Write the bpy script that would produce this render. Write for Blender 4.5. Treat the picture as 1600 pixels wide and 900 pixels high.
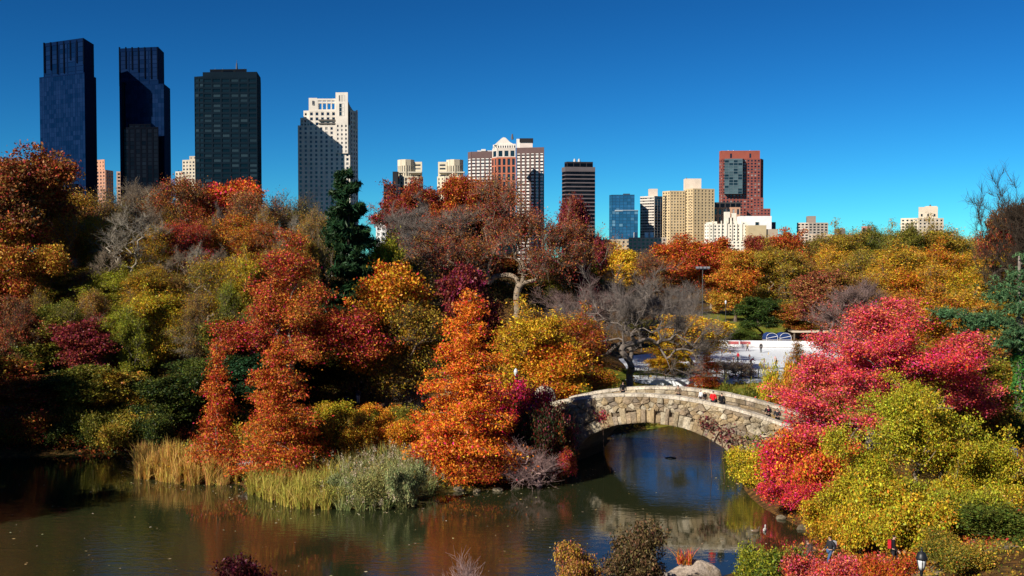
import bpy, bmesh, math, random
import numpy as np
from mathutils import Vector, Matrix

for o in list(bpy.data.objects):
    bpy.data.objects.remove(o, do_unlink=True)
scene = bpy.context.scene
COL = scene.collection
R = math.radians

# ------------------------------------------------------------------ camera
EYE = 17.5
PITCH = math.atan(50 / 1600)
cam_data = bpy.data.cameras.new("camera")
cam_data.lens = 36.0
cam_data.sensor_width = 36.0
cam_data.clip_start = 0.5
cam_data.clip_end = 12000
cam = bpy.data.objects.new("camera", cam_data)
cam.location = (0, 0, EYE)
cam.rotation_euler = (R(90) - PITCH, 0, 0)
COL.objects.link(cam)
scene.camera = cam

# ------------------------------------------------------------------ sky and sun
SUN_EL = R(33)
SUN_TRAVEL = Vector((0.72, 0.69, 0)).normalized()          # horizontal way the light travels
world = bpy.data.worlds.new("World")
scene.world = world
world.use_nodes = True
wn, wl = world.node_tree.nodes, world.node_tree.links
for n in list(wn):
    wn.remove(n)
sky = wn.new("ShaderNodeTexSky")
sky.sky_type = 'NISHITA'
sky.sun_disc = False
sky.sun_elevation = SUN_EL
# rotation 0 puts the sun towards +Y, positive turns it clockwise seen from above
sky.sun_rotation = math.atan2(-SUN_TRAVEL.x, -SUN_TRAVEL.y)
sky.altitude = 600
sky.air_density = 0.75
sky.dust_density = 0.05
sky.ozone_density = 4.0
hsv = wn.new("ShaderNodeHueSaturation")
hsv.inputs['Saturation'].default_value = 1.12
hsv.inputs['Value'].default_value = 0.54
hsv.inputs['Hue'].default_value = 0.5
bg = wn.new("ShaderNodeBackground")
bg.inputs['Strength'].default_value = 0.055
wo = wn.new("ShaderNodeOutputWorld")
wl.new(sky.outputs[0], hsv.inputs['Color'])
gam = wn.new("ShaderNodeGamma")
gam.inputs[1].default_value = 1.5
tin = wn.new("ShaderNodeMix")
tin.data_type = 'RGBA'; tin.blend_type = 'MULTIPLY'; tin.inputs[0].default_value = 1.0
tin.inputs[7].default_value = (0.32, 1.06, 1.13, 1)
wl.new(hsv.outputs[0], gam.inputs[0])
wl.new(gam.outputs[0], tin.inputs[6])
wl.new(tin.outputs[2], bg.inputs[0])
wl.new(bg.outputs[0], wo.inputs[0])

sd = bpy.data.lights.new("sun", 'SUN')
sd.energy = 5.0
sd.angle = R(0.5)
sd.color = (1.0, 0.93, 0.82)
sun = bpy.data.objects.new("sun", sd)
sun.rotation_euler = Vector((SUN_TRAVEL.x * math.cos(SUN_EL), SUN_TRAVEL.y * math.cos(SUN_EL), -math.sin(SUN_EL))).to_track_quat('-Z', 'Y').to_euler()
sun.location = (-60, -60, 80)
COL.objects.link(sun)

vs = scene.view_settings
vs.view_transform = 'Standard'
vs.look = 'None'
vs.exposure = 0.5
vs.gamma = 1.0
vs.use_curve_mapping = False
scene.cycles.max_bounces = 8
scene.cycles.diffuse_bounces = 2
scene.cycles.glossy_bounces = 3
scene.cycles.transmission_bounces = 3
scene.cycles.use_denoising = True

# ------------------------------------------------------------------ helpers
def at(px, py, d):
    """the point at forward distance d that a 1600x900 view of the place shows at px, py"""
    a, b = (px - 800) / 1600, (450 - py) / 1600
    fy = math.cos(PITCH) + b * math.sin(PITCH)
    t = d / fy
    return Vector((t * a, d, EYE + t * (b * math.cos(PITCH) - math.sin(PITCH))))

def on_level(px, py, z=0.0):
    a, b = (px - 800) / 1600, (450 - py) / 1600
    dz = b * math.cos(PITCH) - math.sin(PITCH)
    t = (z - EYE) / dz
    return (t * a, t * (math.cos(PITCH) + b * math.sin(PITCH)))

def tag(o, label=None, cat=None, group=None, kind=None):
    if label: o['label'] = label
    if cat: o['category'] = cat
    if group: o['group'] = group
    if kind: o['kind'] = kind
    return o

def empty(name, loc=(0, 0, 0), rz=0.0):
    o = bpy.data.objects.new(name, None)
    o.location = loc
    o.rotation_euler = (0, 0, rz)
    o.empty_display_size = 0.3
    COL.objects.link(o)
    return o

def put(name, me, parent=None, mat=None, color=None, loc=None):
    o = bpy.data.objects.new(name, me)
    if mat and len(me.materials) == 0:
        me.materials.append(mat)
    COL.objects.link(o)
    if parent: o.parent = parent
    if color: o.color = (*color[:3], 1)
    if loc is not None: o.location = loc
    return o

def mesh_np(name, V, F, attrs=None, smooth=False, mat=None, mat_idx=None):
    """V (n,3); F list of (m,k) index arrays; attrs name -> per-face floats in the order of F"""
    me = bpy.data.meshes.new(name)
    V = np.asarray(V, np.float32).reshape(-1, 3)
    F = [np.asarray(f, np.int32) for f in F if len(f)]
    me.vertices.add(len(V))
    me.vertices.foreach_set('co', V.ravel())
    loops = np.concatenate([f.ravel() for f in F])
    tot = np.concatenate([np.full(len(f), f.shape[1], np.int32) for f in F])
    start = np.concatenate([[0], np.cumsum(tot)[:-1]]).astype(np.int32)
    me.loops.add(len(loops))
    me.loops.foreach_set('vertex_index', loops)
    me.polygons.add(len(tot))
    me.polygons.foreach_set('loop_start', start)
    if smooth:
        me.polygons.foreach_set('use_smooth', np.ones(len(tot), bool))
    if mat_idx is not None:
        me.polygons.foreach_set('material_index', np.asarray(mat_idx, np.int32))
    me.update(calc_edges=True)
    for k, v in (attrs or {}).items():
        a = me.attributes.new(k, 'FLOAT', 'FACE')
        a.data.foreach_set('value', np.asarray(v, np.float32))
    if mat: me.materials.append(mat)
    return me

class MB:
    """collects boxes, tubes and polygons into one mesh"""
    def __init__(s): s.v, s.f = [], []
    def add(s, vs, fs):
        n = len(s.v)
        s.v += [tuple(p) for p in vs]
        s.f += [tuple(i + n for i in f) for f in fs]
        return s
    def box(s, x0, x1, y0, y1, z0, z1):
        return s.add([(x0,y0,z0),(x1,y0,z0),(x1,y1,z0),(x0,y1,z0),(x0,y0,z1),(x1,y0,z1),(x1,y1,z1),(x0,y1,z1)],
                     [(0,3,2,1),(4,5,6,7),(0,1,5,4),(1,2,6,5),(2,3,7,6),(3,0,4,7)])
    def obox(s, o, u, v, w):
        """box from corner o along three edge vectors"""
        o, u, v, w = map(Vector, (o, u, v, w))
        return s.add([o, o+u, o+u+v, o+v, o+w, o+u+w, o+u+v+w, o+v+w],
                     [(0,3,2,1),(4,5,6,7),(0,1,5,4),(1,2,6,5),(2,3,7,6),(3,0,4,7)])
    def prism(s, poly, z0, z1):
        n = len(poly)
        vs = [(x, y, z0) for x, y in poly] + [(x, y, z1) for x, y in poly]
        fs = [tuple(range(n - 1, -1, -1)), tuple(range(n, 2 * n))]
        fs += [(i, (i + 1) % n, n + (i + 1) % n, n + i) for i in range(n)]
        return s.add(vs, fs)
    def tube(s, pts, rad, n=8, cap=True):
        pts = [Vector(p) for p in pts]
        rad = rad if hasattr(rad, '__len__') else [rad] * len(pts)
        vs, fs = [], []
        for i, p in enumerate(pts):
            d = (pts[min(i + 1, len(pts) - 1)] - pts[max(i - 1, 0)]).normalized()
            a = d.orthogonal().normalized() if abs(d.z) > .99 else d.cross(Vector((0, 0, 1))).normalized()
            b = d.cross(a)
            for k in range(n):
                t = 2 * math.pi * k / n
                vs.append(p + (a * math.cos(t) + b * math.sin(t)) * rad[i])
        for i in range(len(pts) - 1):
            for k in range(n):
                fs.append((i*n+k, i*n+(k+1)%n, (i+1)*n+(k+1)%n, (i+1)*n+k))
        if cap:
            fs += [tuple(range(n - 1, -1, -1)), tuple(range((len(pts)-1)*n, len(pts)*n))]
        return s.add(vs, fs)
    def _lathe(s, prof, n, c):
        vs = [(c[0] + r*math.cos(2*math.pi*k/n), c[1] + r*math.sin(2*math.pi*k/n), c[2] + z) for r, z in prof for k in range(n)]
        fs = [(i*n+k, i*n+(k+1)%n, (i+1)*n+(k+1)%n, (i+1)*n+k) for i in range(len(prof)-1) for k in range(n)]
        fs += [tuple(range(n-1, -1, -1)), tuple(range((len(prof)-1)*n, len(prof)*n))]
        return s.add(vs, fs)
    def mesh(s, name, mat=None, smooth=False):
        me = bpy.data.meshes.new(name)
        me.from_pydata(s.v, [], s.f)
        if smooth:
            for p in me.polygons: p.use_smooth = True
        me.update()
        if mat: me.materials.append(mat)
        return me
    def build(s, name, mat, parent=None, color=None, smooth=False):
        return put(name, s.mesh(name, mat, smooth), parent, None, color)

# ------------------------------------------------------------------ materials
def new_mat(name):
    m = bpy.data.materials.new(name)
    m.use_nodes = True
    n, l = m.node_tree.nodes, m.node_tree.links
    for x in list(n): n.remove(x)
    out = n.new("ShaderNodeOutputMaterial")
    return m, n, l, out

def noise(n, l, scale, detail=4, coord='Object', rough=.6, vec=None):
    t = n.new("ShaderNodeTexNoise")
    t.inputs['Scale'].default_value = scale
    t.inputs['Detail'].default_value = detail
    t.inputs['Roughness'].default_value = rough
    if vec is None:
        c = n.new("ShaderNodeTexCoord")
        vec = c.outputs[coord]
    l.new(vec, t.inputs['Vector'])
    return t

def ramp(n, l, src, stops):
    r = n.new("ShaderNodeValToRGB")
    e = r.color_ramp.elements
    while len(e) < len(stops): e.new(0.5)
    for k, (p, c) in enumerate(stops):
        e[k].position = p
        e[k].color = (*c, 1) if hasattr(c, '__len__') else (c, c, c, 1)
    l.new(src, r.inputs[0])
    return r

def mixc(n, l, fac, a, b, mode='MIX'):
    m = n.new("ShaderNodeMix")
    m.data_type = 'RGBA'
    m.blend_type = mode
    for sock, v in ((m.inputs[0], fac), (m.inputs[6], a), (m.inputs[7], b)):
        if hasattr(v, 'is_linked') or hasattr(v, 'links'):
            l.new(v, sock)
        elif hasattr(v, '__len__'):
            sock.default_value = (*v[:3], 1)
        else:
            sock.default_value = v
    return m.outputs[2]

def bump(n, l, h, strength=.4, dist=.05):
    b = n.new("ShaderNodeBump")
    b.inputs['Strength'].default_value = strength
    b.inputs['Distance'].default_value = dist
    l.new(h, b.inputs['Height'])
    return b.outputs[0]

def principled(n, l, out, col, rough=.8, spec=.3, metal=0.0, normal=None):
    p = n.new("ShaderNodeBsdfPrincipled")
    if hasattr(col, 'links'): l.new(col, p.inputs['Base Color'])
    else: p.inputs['Base Color'].default_value = (*col[:3], 1)
    if hasattr(rough, 'links'): l.new(rough, p.inputs['Roughness'])
    else: p.inputs['Roughness'].default_value = rough
    p.inputs['Specular IOR Level'].default_value = spec
    p.inputs['Metallic'].default_value = metal
    if normal is not None: l.new(normal, p.inputs['Normal'])
    l.new(p.outputs[0], out.inputs[0])
    return p

M = {}
def tinted(key, rough=.85, spec=.2, nscale=3.0, amount=.35, bstr=.3, bdist=.03, coord='Object', metal=0.0):
    """surface that takes the colour of its object, mottled"""
    m, n, l, out = new_mat(key)
    oi = n.new("ShaderNodeObjectInfo")
    t = noise(n, l, nscale, 6, coord)
    r = ramp(n, l, t.outputs[0], [(.3, 1 - amount), (.7, 1 + amount * .6)])
    c = mixc(n, l, 1.0, oi.outputs['Color'], r.outputs[0], 'MULTIPLY')
    principled(n, l, out, c, rough, spec, metal, bump(n, l, t.outputs[0], bstr, bdist) if bstr else None)
    M[key] = m
    return m
m, n, l, out = new_mat('stone')
oi = n.new("ShaderNodeObjectInfo")
geo = n.new("ShaderNodeNewGeometry")
ta = noise(n, l, 1.1, 5, vec=geo.outputs['Position']); tb_ = noise(n, l, 6.0, 6, vec=geo.outputs['Position'], rough=.7)
ra = ramp(n, l, ta.outputs[0], [(.3, (.62, .58, .52)), (.5, (1, 1, 1)), (.7, (1.22, 1.16, 1.05))])
rb = ramp(n, l, tb_.outputs[0], [(.32, .42), (.45, .9), (.7, 1.3)])
c = mixc(n, l, 1.0, oi.outputs['Color'], ra.outputs[0], 'MULTIPLY')
c = mixc(n, l, 1.0, c, rb.outputs[0], 'MULTIPLY')
sx_ = n.new("ShaderNodeSeparateXYZ"); l.new(geo.outputs['Position'], sx_.inputs[0])
dz_ = n.new("ShaderNodeMath"); dz_.operation = 'MULTIPLY_ADD'
l.new(ta.outputs[0], dz_.inputs[0]); dz_.inputs[1].default_value = -1.6; l.new(sx_.outputs[2], dz_.inputs[2])
wet = ramp(n, l, dz_.outputs[0], [(.0, (.42, .40, .34)), (.35, (1, 1, 1))])
c = mixc(n, l, 1.0, c, wet.outputs[0], 'MULTIPLY')
tm = noise(n, l, .8, 6, vec=geo.outputs['Position'], rough=.75)
c = mixc(n, l, ramp(n, l, tm.outputs[0], [(.56, 0), (.68, .55)]).outputs[0], c, (.10, .085, .045))
principled(n, l, out, c, .92, .12, 0, bump(n, l, tb_.outputs[0], 1.0, .12))
M['stone'] = m
tinted('masonry', .85, .03, .12, .14, 0)
tinted('bark', .95, .1, 2.5, .5, .8, .06)
tinted('cloth', .9, .1, 9, .2, .3, .01)
tinted('paint', .45, .4, 4, .08, 0)
tinted('metal', .4, .5, 6, .2, 0, metal=.6)

def leaf_mat(key, trans=.3, gloss=.06):
    """leaf colour runs from the object's colour to its second colour, leaf by leaf and clump by clump"""
    m, n, l, out = new_mat(key)
    oi = n.new("ShaderNodeObjectInfo")
    tb = n.new("ShaderNodeAttribute"); tb.attribute_type = 'OBJECT'; tb.attribute_name = 'tint'
    am = n.new("ShaderNodeAttribute"); am.attribute_name = 'leaf_mix'
    av = n.new("ShaderNodeAttribute"); av.attribute_name = 'leaf_val'
    c = mixc(n, l, am.outputs['Fac'], oi.outputs['Color'], tb.outputs['Color'])
    h = n.new("ShaderNodeHueSaturation")
    ah = n.new("ShaderNodeAttribute"); ah.attribute_name = 'leaf_hue'
    l.new(ah.outputs['Fac'], h.inputs['Hue'])
    l.new(c, h.inputs['Color']); l.new(av.outputs['Fac'], h.inputs['Value'])
    d = n.new("ShaderNodeBsdfDiffuse"); l.new(h.outputs[0], d.inputs[0])
    t = n.new("ShaderNodeBsdfTranslucent"); l.new(h.outputs[0], t.inputs[0])
    g = n.new("ShaderNodeBsdfGlossy"); g.inputs['Roughness'].default_value = .45
    s = n.new("ShaderNodeMixShader"); s.inputs[0].default_value = trans
    l.new(d.outputs[0], s.inputs[1]); l.new(t.outputs[0], s.inputs[2])
    s2 = n.new("ShaderNodeMixShader"); s2.inputs[0].default_value = gloss
    l.new(s.outputs[0], s2.inputs[1]); l.new(g.outputs[0], s2.inputs[2])
    l.new(s2.outputs[0], out.inputs[0])
    M[key] = m
leaf_mat('leaf', .2, .012)
leaf_mat('blade', .2, .02)

def window_mat(key, glass, blind, spec=.5, rough=.08):
    m, n, l, out = new_mat(key)
    a = n.new("ShaderNodeAttribute"); a.attribute_name = 'pane'
    r = ramp(n, l, a.outputs['Fac'], [(.0, glass), (.72, tuple(g * 1.5 + .004 for g in glass)), (.8, tuple((g + b) / 2 for g, b in zip(glass, blind))), (1.0, blind)])
    principled(n, l, out, r.outputs[0], rough, spec)
    M[key] = m
window_mat('window_dark', (.006, .010, .018), (.28, .27, .25))
window_mat('window_navy', (.001, .009, .036), (.001, .012, .046), .07, .2)
window_mat('window_black', (.001, .002, .005), (.008, .012, .02), .08, .2)
window_mat('window_blue', (.01, .06, .14), (.12, .25, .36), .6)
window_mat('window_office', (.006, .018, .026), (.09, .14, .15), .3)
window_mat('window_slab', (.002, .009, .014), (.022, .04, .05), .1)

# water
m, n, l, out = new_mat('water')
geo = n.new("ShaderNodeNewGeometry")
mp = n.new("ShaderNodeMapping")
mp.inputs['Rotation'].default_value = (0, 0, R(28))
mp.inputs['Scale'].default_value = (0.55, 1.5, 1)
l.new(geo.outputs['Position'], mp.inputs[0])
t1 = noise(n, l, 1.3, 3, vec=mp.outputs[0])
t2 = noise(n, l, 4.5, 2, vec=mp.outputs[0])
t3 = noise(n, l, .06, 2, vec=geo.outputs['Position'])
gain = ramp(n, l, t3.outputs[0], [(.42, .12), (.64, 1.5)])
ad = n.new("ShaderNodeMath"); ad.operation = 'MULTIPLY_ADD'
l.new(t2.outputs[0], ad.inputs[0]); ad.inputs[1].default_value = .25; l.new(t1.outputs[0], ad.inputs[2])
ml = n.new("ShaderNodeMath"); ml.operation = 'MULTIPLY'
l.new(ad.outputs[0], ml.inputs[0]); l.new(gain.outputs[0], ml.inputs[1])
nb = bump(n, l, ml.outputs[0], .26, .09)
pw_ = principled(n, l, out, (.018, .023, .009), .03, .5, 0, nb)
pw_.inputs['IOR'].default_value = 2.5
M['water'] = m

# ground: leaf litter, soil and grass
m, n, l, out = new_mat('ground')
geo = n.new("ShaderNodeNewGeometry")
a = noise(n, l, .09, 5, vec=geo.outputs['Position'])
b = noise(n, l, 2.6, 5, vec=geo.outputs['Position'])
c1 = ramp(n, l, b.outputs[0], [(.3, (.03, .016, .008)), (.5, (.085, .045, .018)), (.62, (.18, .085, .022)), (.75, (.27, .15, .035))])
c2 = ramp(n, l, b.outputs[0], [(.3, (.025, .03, .008)), (.7, (.10, .10, .025))])
f = ramp(n, l, a.outputs[0], [(.48, 0), (.68, .7)])
c = mixc(n, l, f.outputs[0], c1.outputs[0], c2.outputs[0])
principled(n, l, out, c, .95, .05, 0, bump(n, l, b.outputs[0], .8, .15))
M['ground'] = m
m, n, l, out = new_mat('grass')
geo = n.new("ShaderNodeNewGeometry")
b = noise(n, l, 1.2, 6, vec=geo.outputs['Position'])
b2 = noise(n, l, .25, 3, vec=geo.outputs['Position'])
c1 = ramp(n, l, b.outputs[0], [(.3, (.06, .09, .01)), (.55, (.14, .17, .02)), (.75, (.26, .22, .04))])
c = mixc(n, l, ramp(n, l, b2.outputs[0], [(.45, 0), (.65, .6)]).outputs[0], c1.outputs[0], (.24, .15, .03))
principled(n, l, out, c, .95, .05, 0, bump(n, l, b.outputs[0], .6, .06))
M['grass'] = m
m, n, l, out = new_mat('path')
geo = n.new("ShaderNodeNewGeometry")
b = noise(n, l, 1.1, 6, vec=geo.outputs['Position'])
c1 = ramp(n, l, b.outputs[0], [(.35, (.16, .13, .10)), (.52, (.25, .19, .12)), (.58, (.45, .27, .05)), (.7, (.5, .33, .07))])
principled(n, l, out, c1.outputs[0], .9, .1, 0, bump(n, l, b.outputs[0], .3, .03))
M['path'] = m
m, n, l, out = new_mat('ice')
geo = n.new("ShaderNodeNewGeometry")
b = noise(n, l, .5, 5, vec=geo.outputs['Position'])
c1 = ramp(n, l, b.outputs[0], [(.3, (.72, .77, .82)), (.7, (.86, .88, .9))])
principled(n, l, out, c1.outputs[0], .35, .3)
M['ice'] = m
m, n, l, out = new_mat('globe')
principled(n, l, out, (.62, .64, .66), .25, .5)
M['globe'] = m
# ------------------------------------------------------------------ the pond's outline and the terrain
BR_C = Vector((11.7, 83.0, 0))                    # middle of the bridge's near face at the water
BR_A = R(30)
BU = Vector((math.cos(BR_A), -math.sin(BR_A), 0))  # along the bridge, to the right
BT = Vector((math.sin(BR_A), math.cos(BR_A), 0))   # through the arch, away from the camera
SPAN, RISE, BW = 7.3, 3.9, 6.0
def brp(u, t, z=0.0):
    p = BR_C + BU * u + BT * t
    return Vector((p.x, p.y, z))
shore = [on_level(*p) for p in [(-190, 731), (0, 716), (100, 711), (203, 702), (212, 747), (300, 757), (372, 757), (387, 773),
         (450, 790), (560, 797), (640, 790), (684, 771), (760, 767), (850, 757), (880, 750)]]
shore += [tuple(brp(*p)[:2]) for p in [(-SPAN, 0), (-SPAN, BW), (-10, 14), (-6, 24), (7, 25), (11, 14), (SPAN, BW), (SPAN, -.5)]]
shore += [on_level(*p) for p in [(1168, 778), (1205, 803), (1255, 832), (1285, 850), (1235, 868), (1150, 893), (1100, 905)]]
shore += [(9, 51), (-6, 48), (-20, 47.5), (-42, 47), (-47, 58), (-50, 70)]
SH = np.array(shore)

def shore_dist(P):
    """signed distance to the pond's edge, positive on land"""
    A, B = SH, np.roll(SH, -1, 0)
    best = np.full(len(P), 1e9)
    inside = np.zeros(len(P), bool)
    for a, b in zip(A, B):
        ab = b - a
        t = np.clip(((P - a) @ ab) / (ab @ ab), 0, 1)
        best = np.minimum(best, np.hypot(*(P - a - t[:, None] * ab).T))
        cond = (a[1] > P[:, 1]) != (b[1] > P[:, 1])
        xs = a[0] + (P[:, 1] - a[1]) / (b[1] - a[1] + 1e-12) * ab[0]
        inside ^= cond & (P[:, 0] < xs)
    return np.where(inside, -best, best)

def sst(x):
    x = np.clip(x, 0, 1)
    return x * x * (3 - 2 * x)

def height(X, Y):
    X, Y = np.atleast_1d(np.asarray(X, float)), np.atleast_1d(np.asarray(Y, float))
    s = shore_dist(np.stack([X, Y], 1))
    h = np.where(s < 0, np.maximum(s * .5, -1.4), .45 * sst(s / 2.0) + .95 * sst((s - 1) / 14))
    y0 = 94 + 24 * sst((X + 30) / 12)                                   # where the wooded hill begins
    hill = 12.3 * sst((Y - y0) / 30) * (1 - sst((X + 4) / 23)) * (1 - .75 * sst((Y - 185) / 90))
    hill *= np.where(s > 0, sst(s / 6), 0)
    near = 14.2 * np.clip((46 - Y) / 46, 0, 1.15) ** 1.55
    right = 1.6 * sst((s - 2) / 12) * sst((X - 16) / 8) * (1 - sst((Y - 72) / 25))
    slope = 2.2 * sst((Y - 188) / 60) * sst((X - 5) / 25)
    bumps = .25 * np.sin(X * .31 + 1.3) * np.cos(Y * .27) * sst(s / 8)
    bu = (X - BR_C.x) * BU.x + (Y - BR_C.y) * BU.y                      # ramps up to the bridge's two ends
    bt = (X - BR_C.x) * BT.x + (Y - BR_C.y) * BT.y
    au = np.abs(bu)
    ramp_ = 2.6 * sst((au - 6.9) / 3) * (1 - sst((au - 12) / 14)) * np.exp(-((bt - 3) / 4.5) ** 2) * sst((s + .2) / 3)
    h = h + ramp_
    far = sst((Y - 300) / 200)
    return (h + hill + near + right + slope + bumps) * (1 - far) + far * 3.5

def ground(x, y):
    return float(height(x, y)[0])

def axis(segs):
    out = [segs[0][0]]
    for a, b, st in segs:
        k = max(1, int(round((b - a) / st)))
        out += list(np.linspace(a, b, k + 1)[1:])
    return np.array(out)
gx = axis([(-6000, -600, 900), (-600, -130, 45), (-130, -70, 4), (-70, 80, 1.3), (80, 140, 4), (140, 600, 45), (600, 6000, 900)])
gy = axis([(-300, -40, 40), (-40, 40, 4), (40, 130, 1.25), (130, 230, 4), (230, 600, 30), (600, 9000, 900)])
GX, GY = np.meshgrid(gx, gy)
GZ = height(GX.ravel(), GY.ravel())
V = np.stack([GX.ravel(), GY.ravel(), GZ], 1)
nx = len(gx)
ii, jj = np.meshgrid(np.arange(nx - 1), np.arange(len(gy) - 1))
q = (jj * nx + ii).ravel()
o = put('terrain', mesh_np('terrain', V, [np.stack([q, q + 1, q + nx + 1, q + nx], 1)], smooth=True, mat=M['ground']))
tag(o, 'leaf strewn park ground around the pond', kind='structure')

def draped(name, poly, lift, mat, label, step=1.2, kind='structure'):
    """a sheet that follows the terrain inside a polygon"""
    P = np.array(poly)
    xs = np.arange(P[:, 0].min(), P[:, 0].max() + step, step)
    ys = np.arange(P[:, 1].min(), P[:, 1].max() + step, step)
    X, Y = np.meshgrid(xs, ys)
    Z = height(X.ravel(), Y.ravel()) + lift
    global SH
    keep, SH = SH, P
    ins = shore_dist(np.stack([X.ravel(), Y.ravel()], 1)) < .0
    SH = keep
    n_ = len(xs)
    i2, j2 = np.meshgrid(np.arange(n_ - 1), np.arange(len(ys) - 1))
    q = (j2 * n_ + i2).ravel()
    Q = np.stack([q, q + 1, q + n_ + 1, q + n_], 1)
    Q = Q[ins[Q].all(1)]
    used, inv = np.unique(Q, return_inverse=True)
    V = np.stack([X.ravel(), Y.ravel(), Z], 1)[used]
    o = put(name, mesh_np(name, V, [inv.reshape(-1, 4)], smooth=True, mat=mat))
    return tag(o, label, kind=kind)

# pond water: one sheet, the terrain rises through it at the banks
o = put('pond_water', MB().add([(-140, 35, 0), (60, 35, 0), (60, 125, 0), (-140, 125, 0)], [(0, 1, 2, 3)]).mesh('pond_water', M['water']))
tag(o, 'dark rippling pond water with reflections', kind='structure')

draped('lawn', [(4, 112), (10, 104), (24, 99), (44, 98), (60, 104), (64, 122), (52, 138), (20, 139), (4, 132)], .05, M['grass'], 'sunlit lawn between the bridge and the ice rink')
draped('hill_lawn', [(30, 205), (80, 200), (110, 225), (90, 262), (38, 258)], .06, M['grass'], 'green slope behind the ice rink', 3)
draped('foot_path', [(-30, 100), (-24, 101), (-15, 103.5), (-9, 106), (-4, 111), (-3, 120), (-8, 121), (-11, 113), (-18, 109), (-30, 105)], .05, M['path'], 'leaf covered footpath at the foot of the wooded hill', .4)
draped('shore_path', [(17, 47), (22, 49), (30, 53), (40, 56), (56, 58), (56, 62), (40, 60), (28, 57.5), (20, 53), (14, 48)], .05, M['path'], 'leaf strewn path on the near right bank', .4)

# the ice rink
RZ = 1.95
rink = [(on_level(p[0], p[1], RZ)) for p in [(905, 592), (1000, 594), (1180, 595), (1330, 585), (1420, 566), (1400, 545), (1100, 542), (985, 556), (910, 575)]]
o = MB().prism(rink, RZ - 1.2, RZ).build('ice_rink', M['ice'])
tag(o, 'white outdoor ice rink behind the bridge', kind='structure')
# ------------------------------------------------------------------ stone arch bridge
rnd = random.Random(11)
bridge = empty('stone_bridge', brp(0, 0, 0), -BR_A)
tag(bridge, 'old rubble stone arch bridge with curved parapets across the pond', 'bridge')
U0, U1 = -10.6, 12.5
CAP = .26
def crown(u):
    return 6.25 - 1.45 * min(1.6, (u / 10.2) ** 2)
def soffit(u, a=SPAN, b=RISE):
    return b * math.sqrt(max(0, 1 - (u / a) ** 2)) if abs(u) < a else -1.6
# core: the mortar mass, the barrel and the deck
us = list(np.linspace(U0, U1, 90)) + [-SPAN, SPAN]
us = sorted(set(list(us) + [SPAN * math.cos(t) for t in np.linspace(0, math.pi, 40)]))
core = MB()
T0, T1 = .10, BW - .10
prof = []
for u in us:
    prof.append((u, soffit(u * .9999), crown(u) - .95))
for k in range(len(prof) - 1):
    (ua, ba, ta), (ub, bb, tb) = prof[k], prof[k + 1]
    if ua <= -SPAN < ub or ua < SPAN <= ub:
        pass
    v = [(ua, T0, ba), (ub, T0, bb), (ub, T0, tb), (ua, T0, ta), (ua, T1, ba), (ub, T1, bb), (ub, T1, tb), (ua, T1, ta)]
    core.add(v, [(0, 1, 2, 3), (5, 4, 7, 6), (4, 5, 1, 0), (3, 2, 6, 7)])
for u in (-SPAN, SPAN):
    core.add([(u, T0, -1.6), (u, T1, -1.6), (u, T1, .35), (u, T0, .35)], [(0, 1, 2, 3)])
for u, s in ((U0, 0), (U1, 1)):
    core.add([(u, T0, -1.6), (u, T1, -1.6), (u, T1, crown(u) - .95), (u, T0, crown(u) - .95)], [(0, 1, 2, 3)])
core.build('masonry_core', M['stone'], bridge, (.18, .14, .095))
PT = .46                                                          # parapet thickness
for t0 in (.10, BW - .10 - PT):
    pc = MB()
    for k in range(len(us) - 1):
        a, b = us[k], us[k + 1]
        za, zb = crown(a), crown(b)
        t1 = t0 + PT
        pc.add([(a, t0, za - 1.0), (b, t0, zb - 1.0), (b, t0, zb - CAP), (a, t0, za - CAP), (a, t1, za - 1.0), (b, t1, zb - 1.0), (b, t1, zb - CAP), (a, t1, za - CAP)],
               [(0, 1, 2, 3), (5, 4, 7, 6), (3, 2, 6, 7)])
    pc.build('parapet', M['stone'], bridge, (.15, .125, .095))

STONES = [(.34, .27, .17), (.37, .30, .20), (.29, .22, .145), (.40, .34, .24), (.36, .27, .155), (.26, .21, .155), (.43, .37, .27), (.30, .22, .13), (.24, .185, .125)]
def stone_col():
    c = rnd.choice(STONES); f = rnd.uniform(.8, 1.2)
    return tuple(min(.7, x * f) for x in c)
def stone_face(name, poly, y_front, y_back, parent, facing=-1, gap=.008):
    """a rough stone with outline poly in the (u, z) plane, its face pillowed towards facing"""
    n = len(poly)
    c = sum((Vector(p) for p in poly), Vector((0, 0))) / n
    size = max((Vector(p) - c).length for p in poly)
    def sh(p, k):
        d = Vector(p) - c
        L = d.length
        return c + d * max(.3, (L - k) / max(L, 1e-6))
    rim = [sh(p, gap) for p in poly]
    fr = [sh(p, gap + min(.10, size * .28) * rnd.uniform(.3, 1.6)) for p in poly]
    v = [(p.x, y_back, p.y) for p in rim] + [(p.x, y_front - facing * .06, p.y) for p in rim]
    v += [(p.x, y_front + rnd.uniform(-.07, .07), p.y) for p in fr] + [(c.x + rnd.uniform(-.05, .05), y_front + facing * rnd.uniform(.0, .05), c.y)]
    f = []
    for i in range(n):
        j = (i + 1) % n
        f += [(i, j, n + j, n + i), (n + i, n + j, 2 * n + j, 2 * n + i), (2 * n + i, 2 * n + j, 3 * n)]
    if facing > 0: f = [x[::-1] for x in f]
    return MB().add(v, f).build(name, M['stone'], parent, stone_col())

def clip(poly, p, nrm):
    out = []
    for i in range(len(poly)):
        a, b = poly[i], poly[(i + 1) % len(poly)]
        da, db = (a - p).dot(nrm), (b - p).dot(nrm)
        if da <= 0: out.append(a)
        if (da < 0 < db) or (db < 0 < da): out.append(a + (b - a) * (da / (da - db)))
    return out

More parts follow.
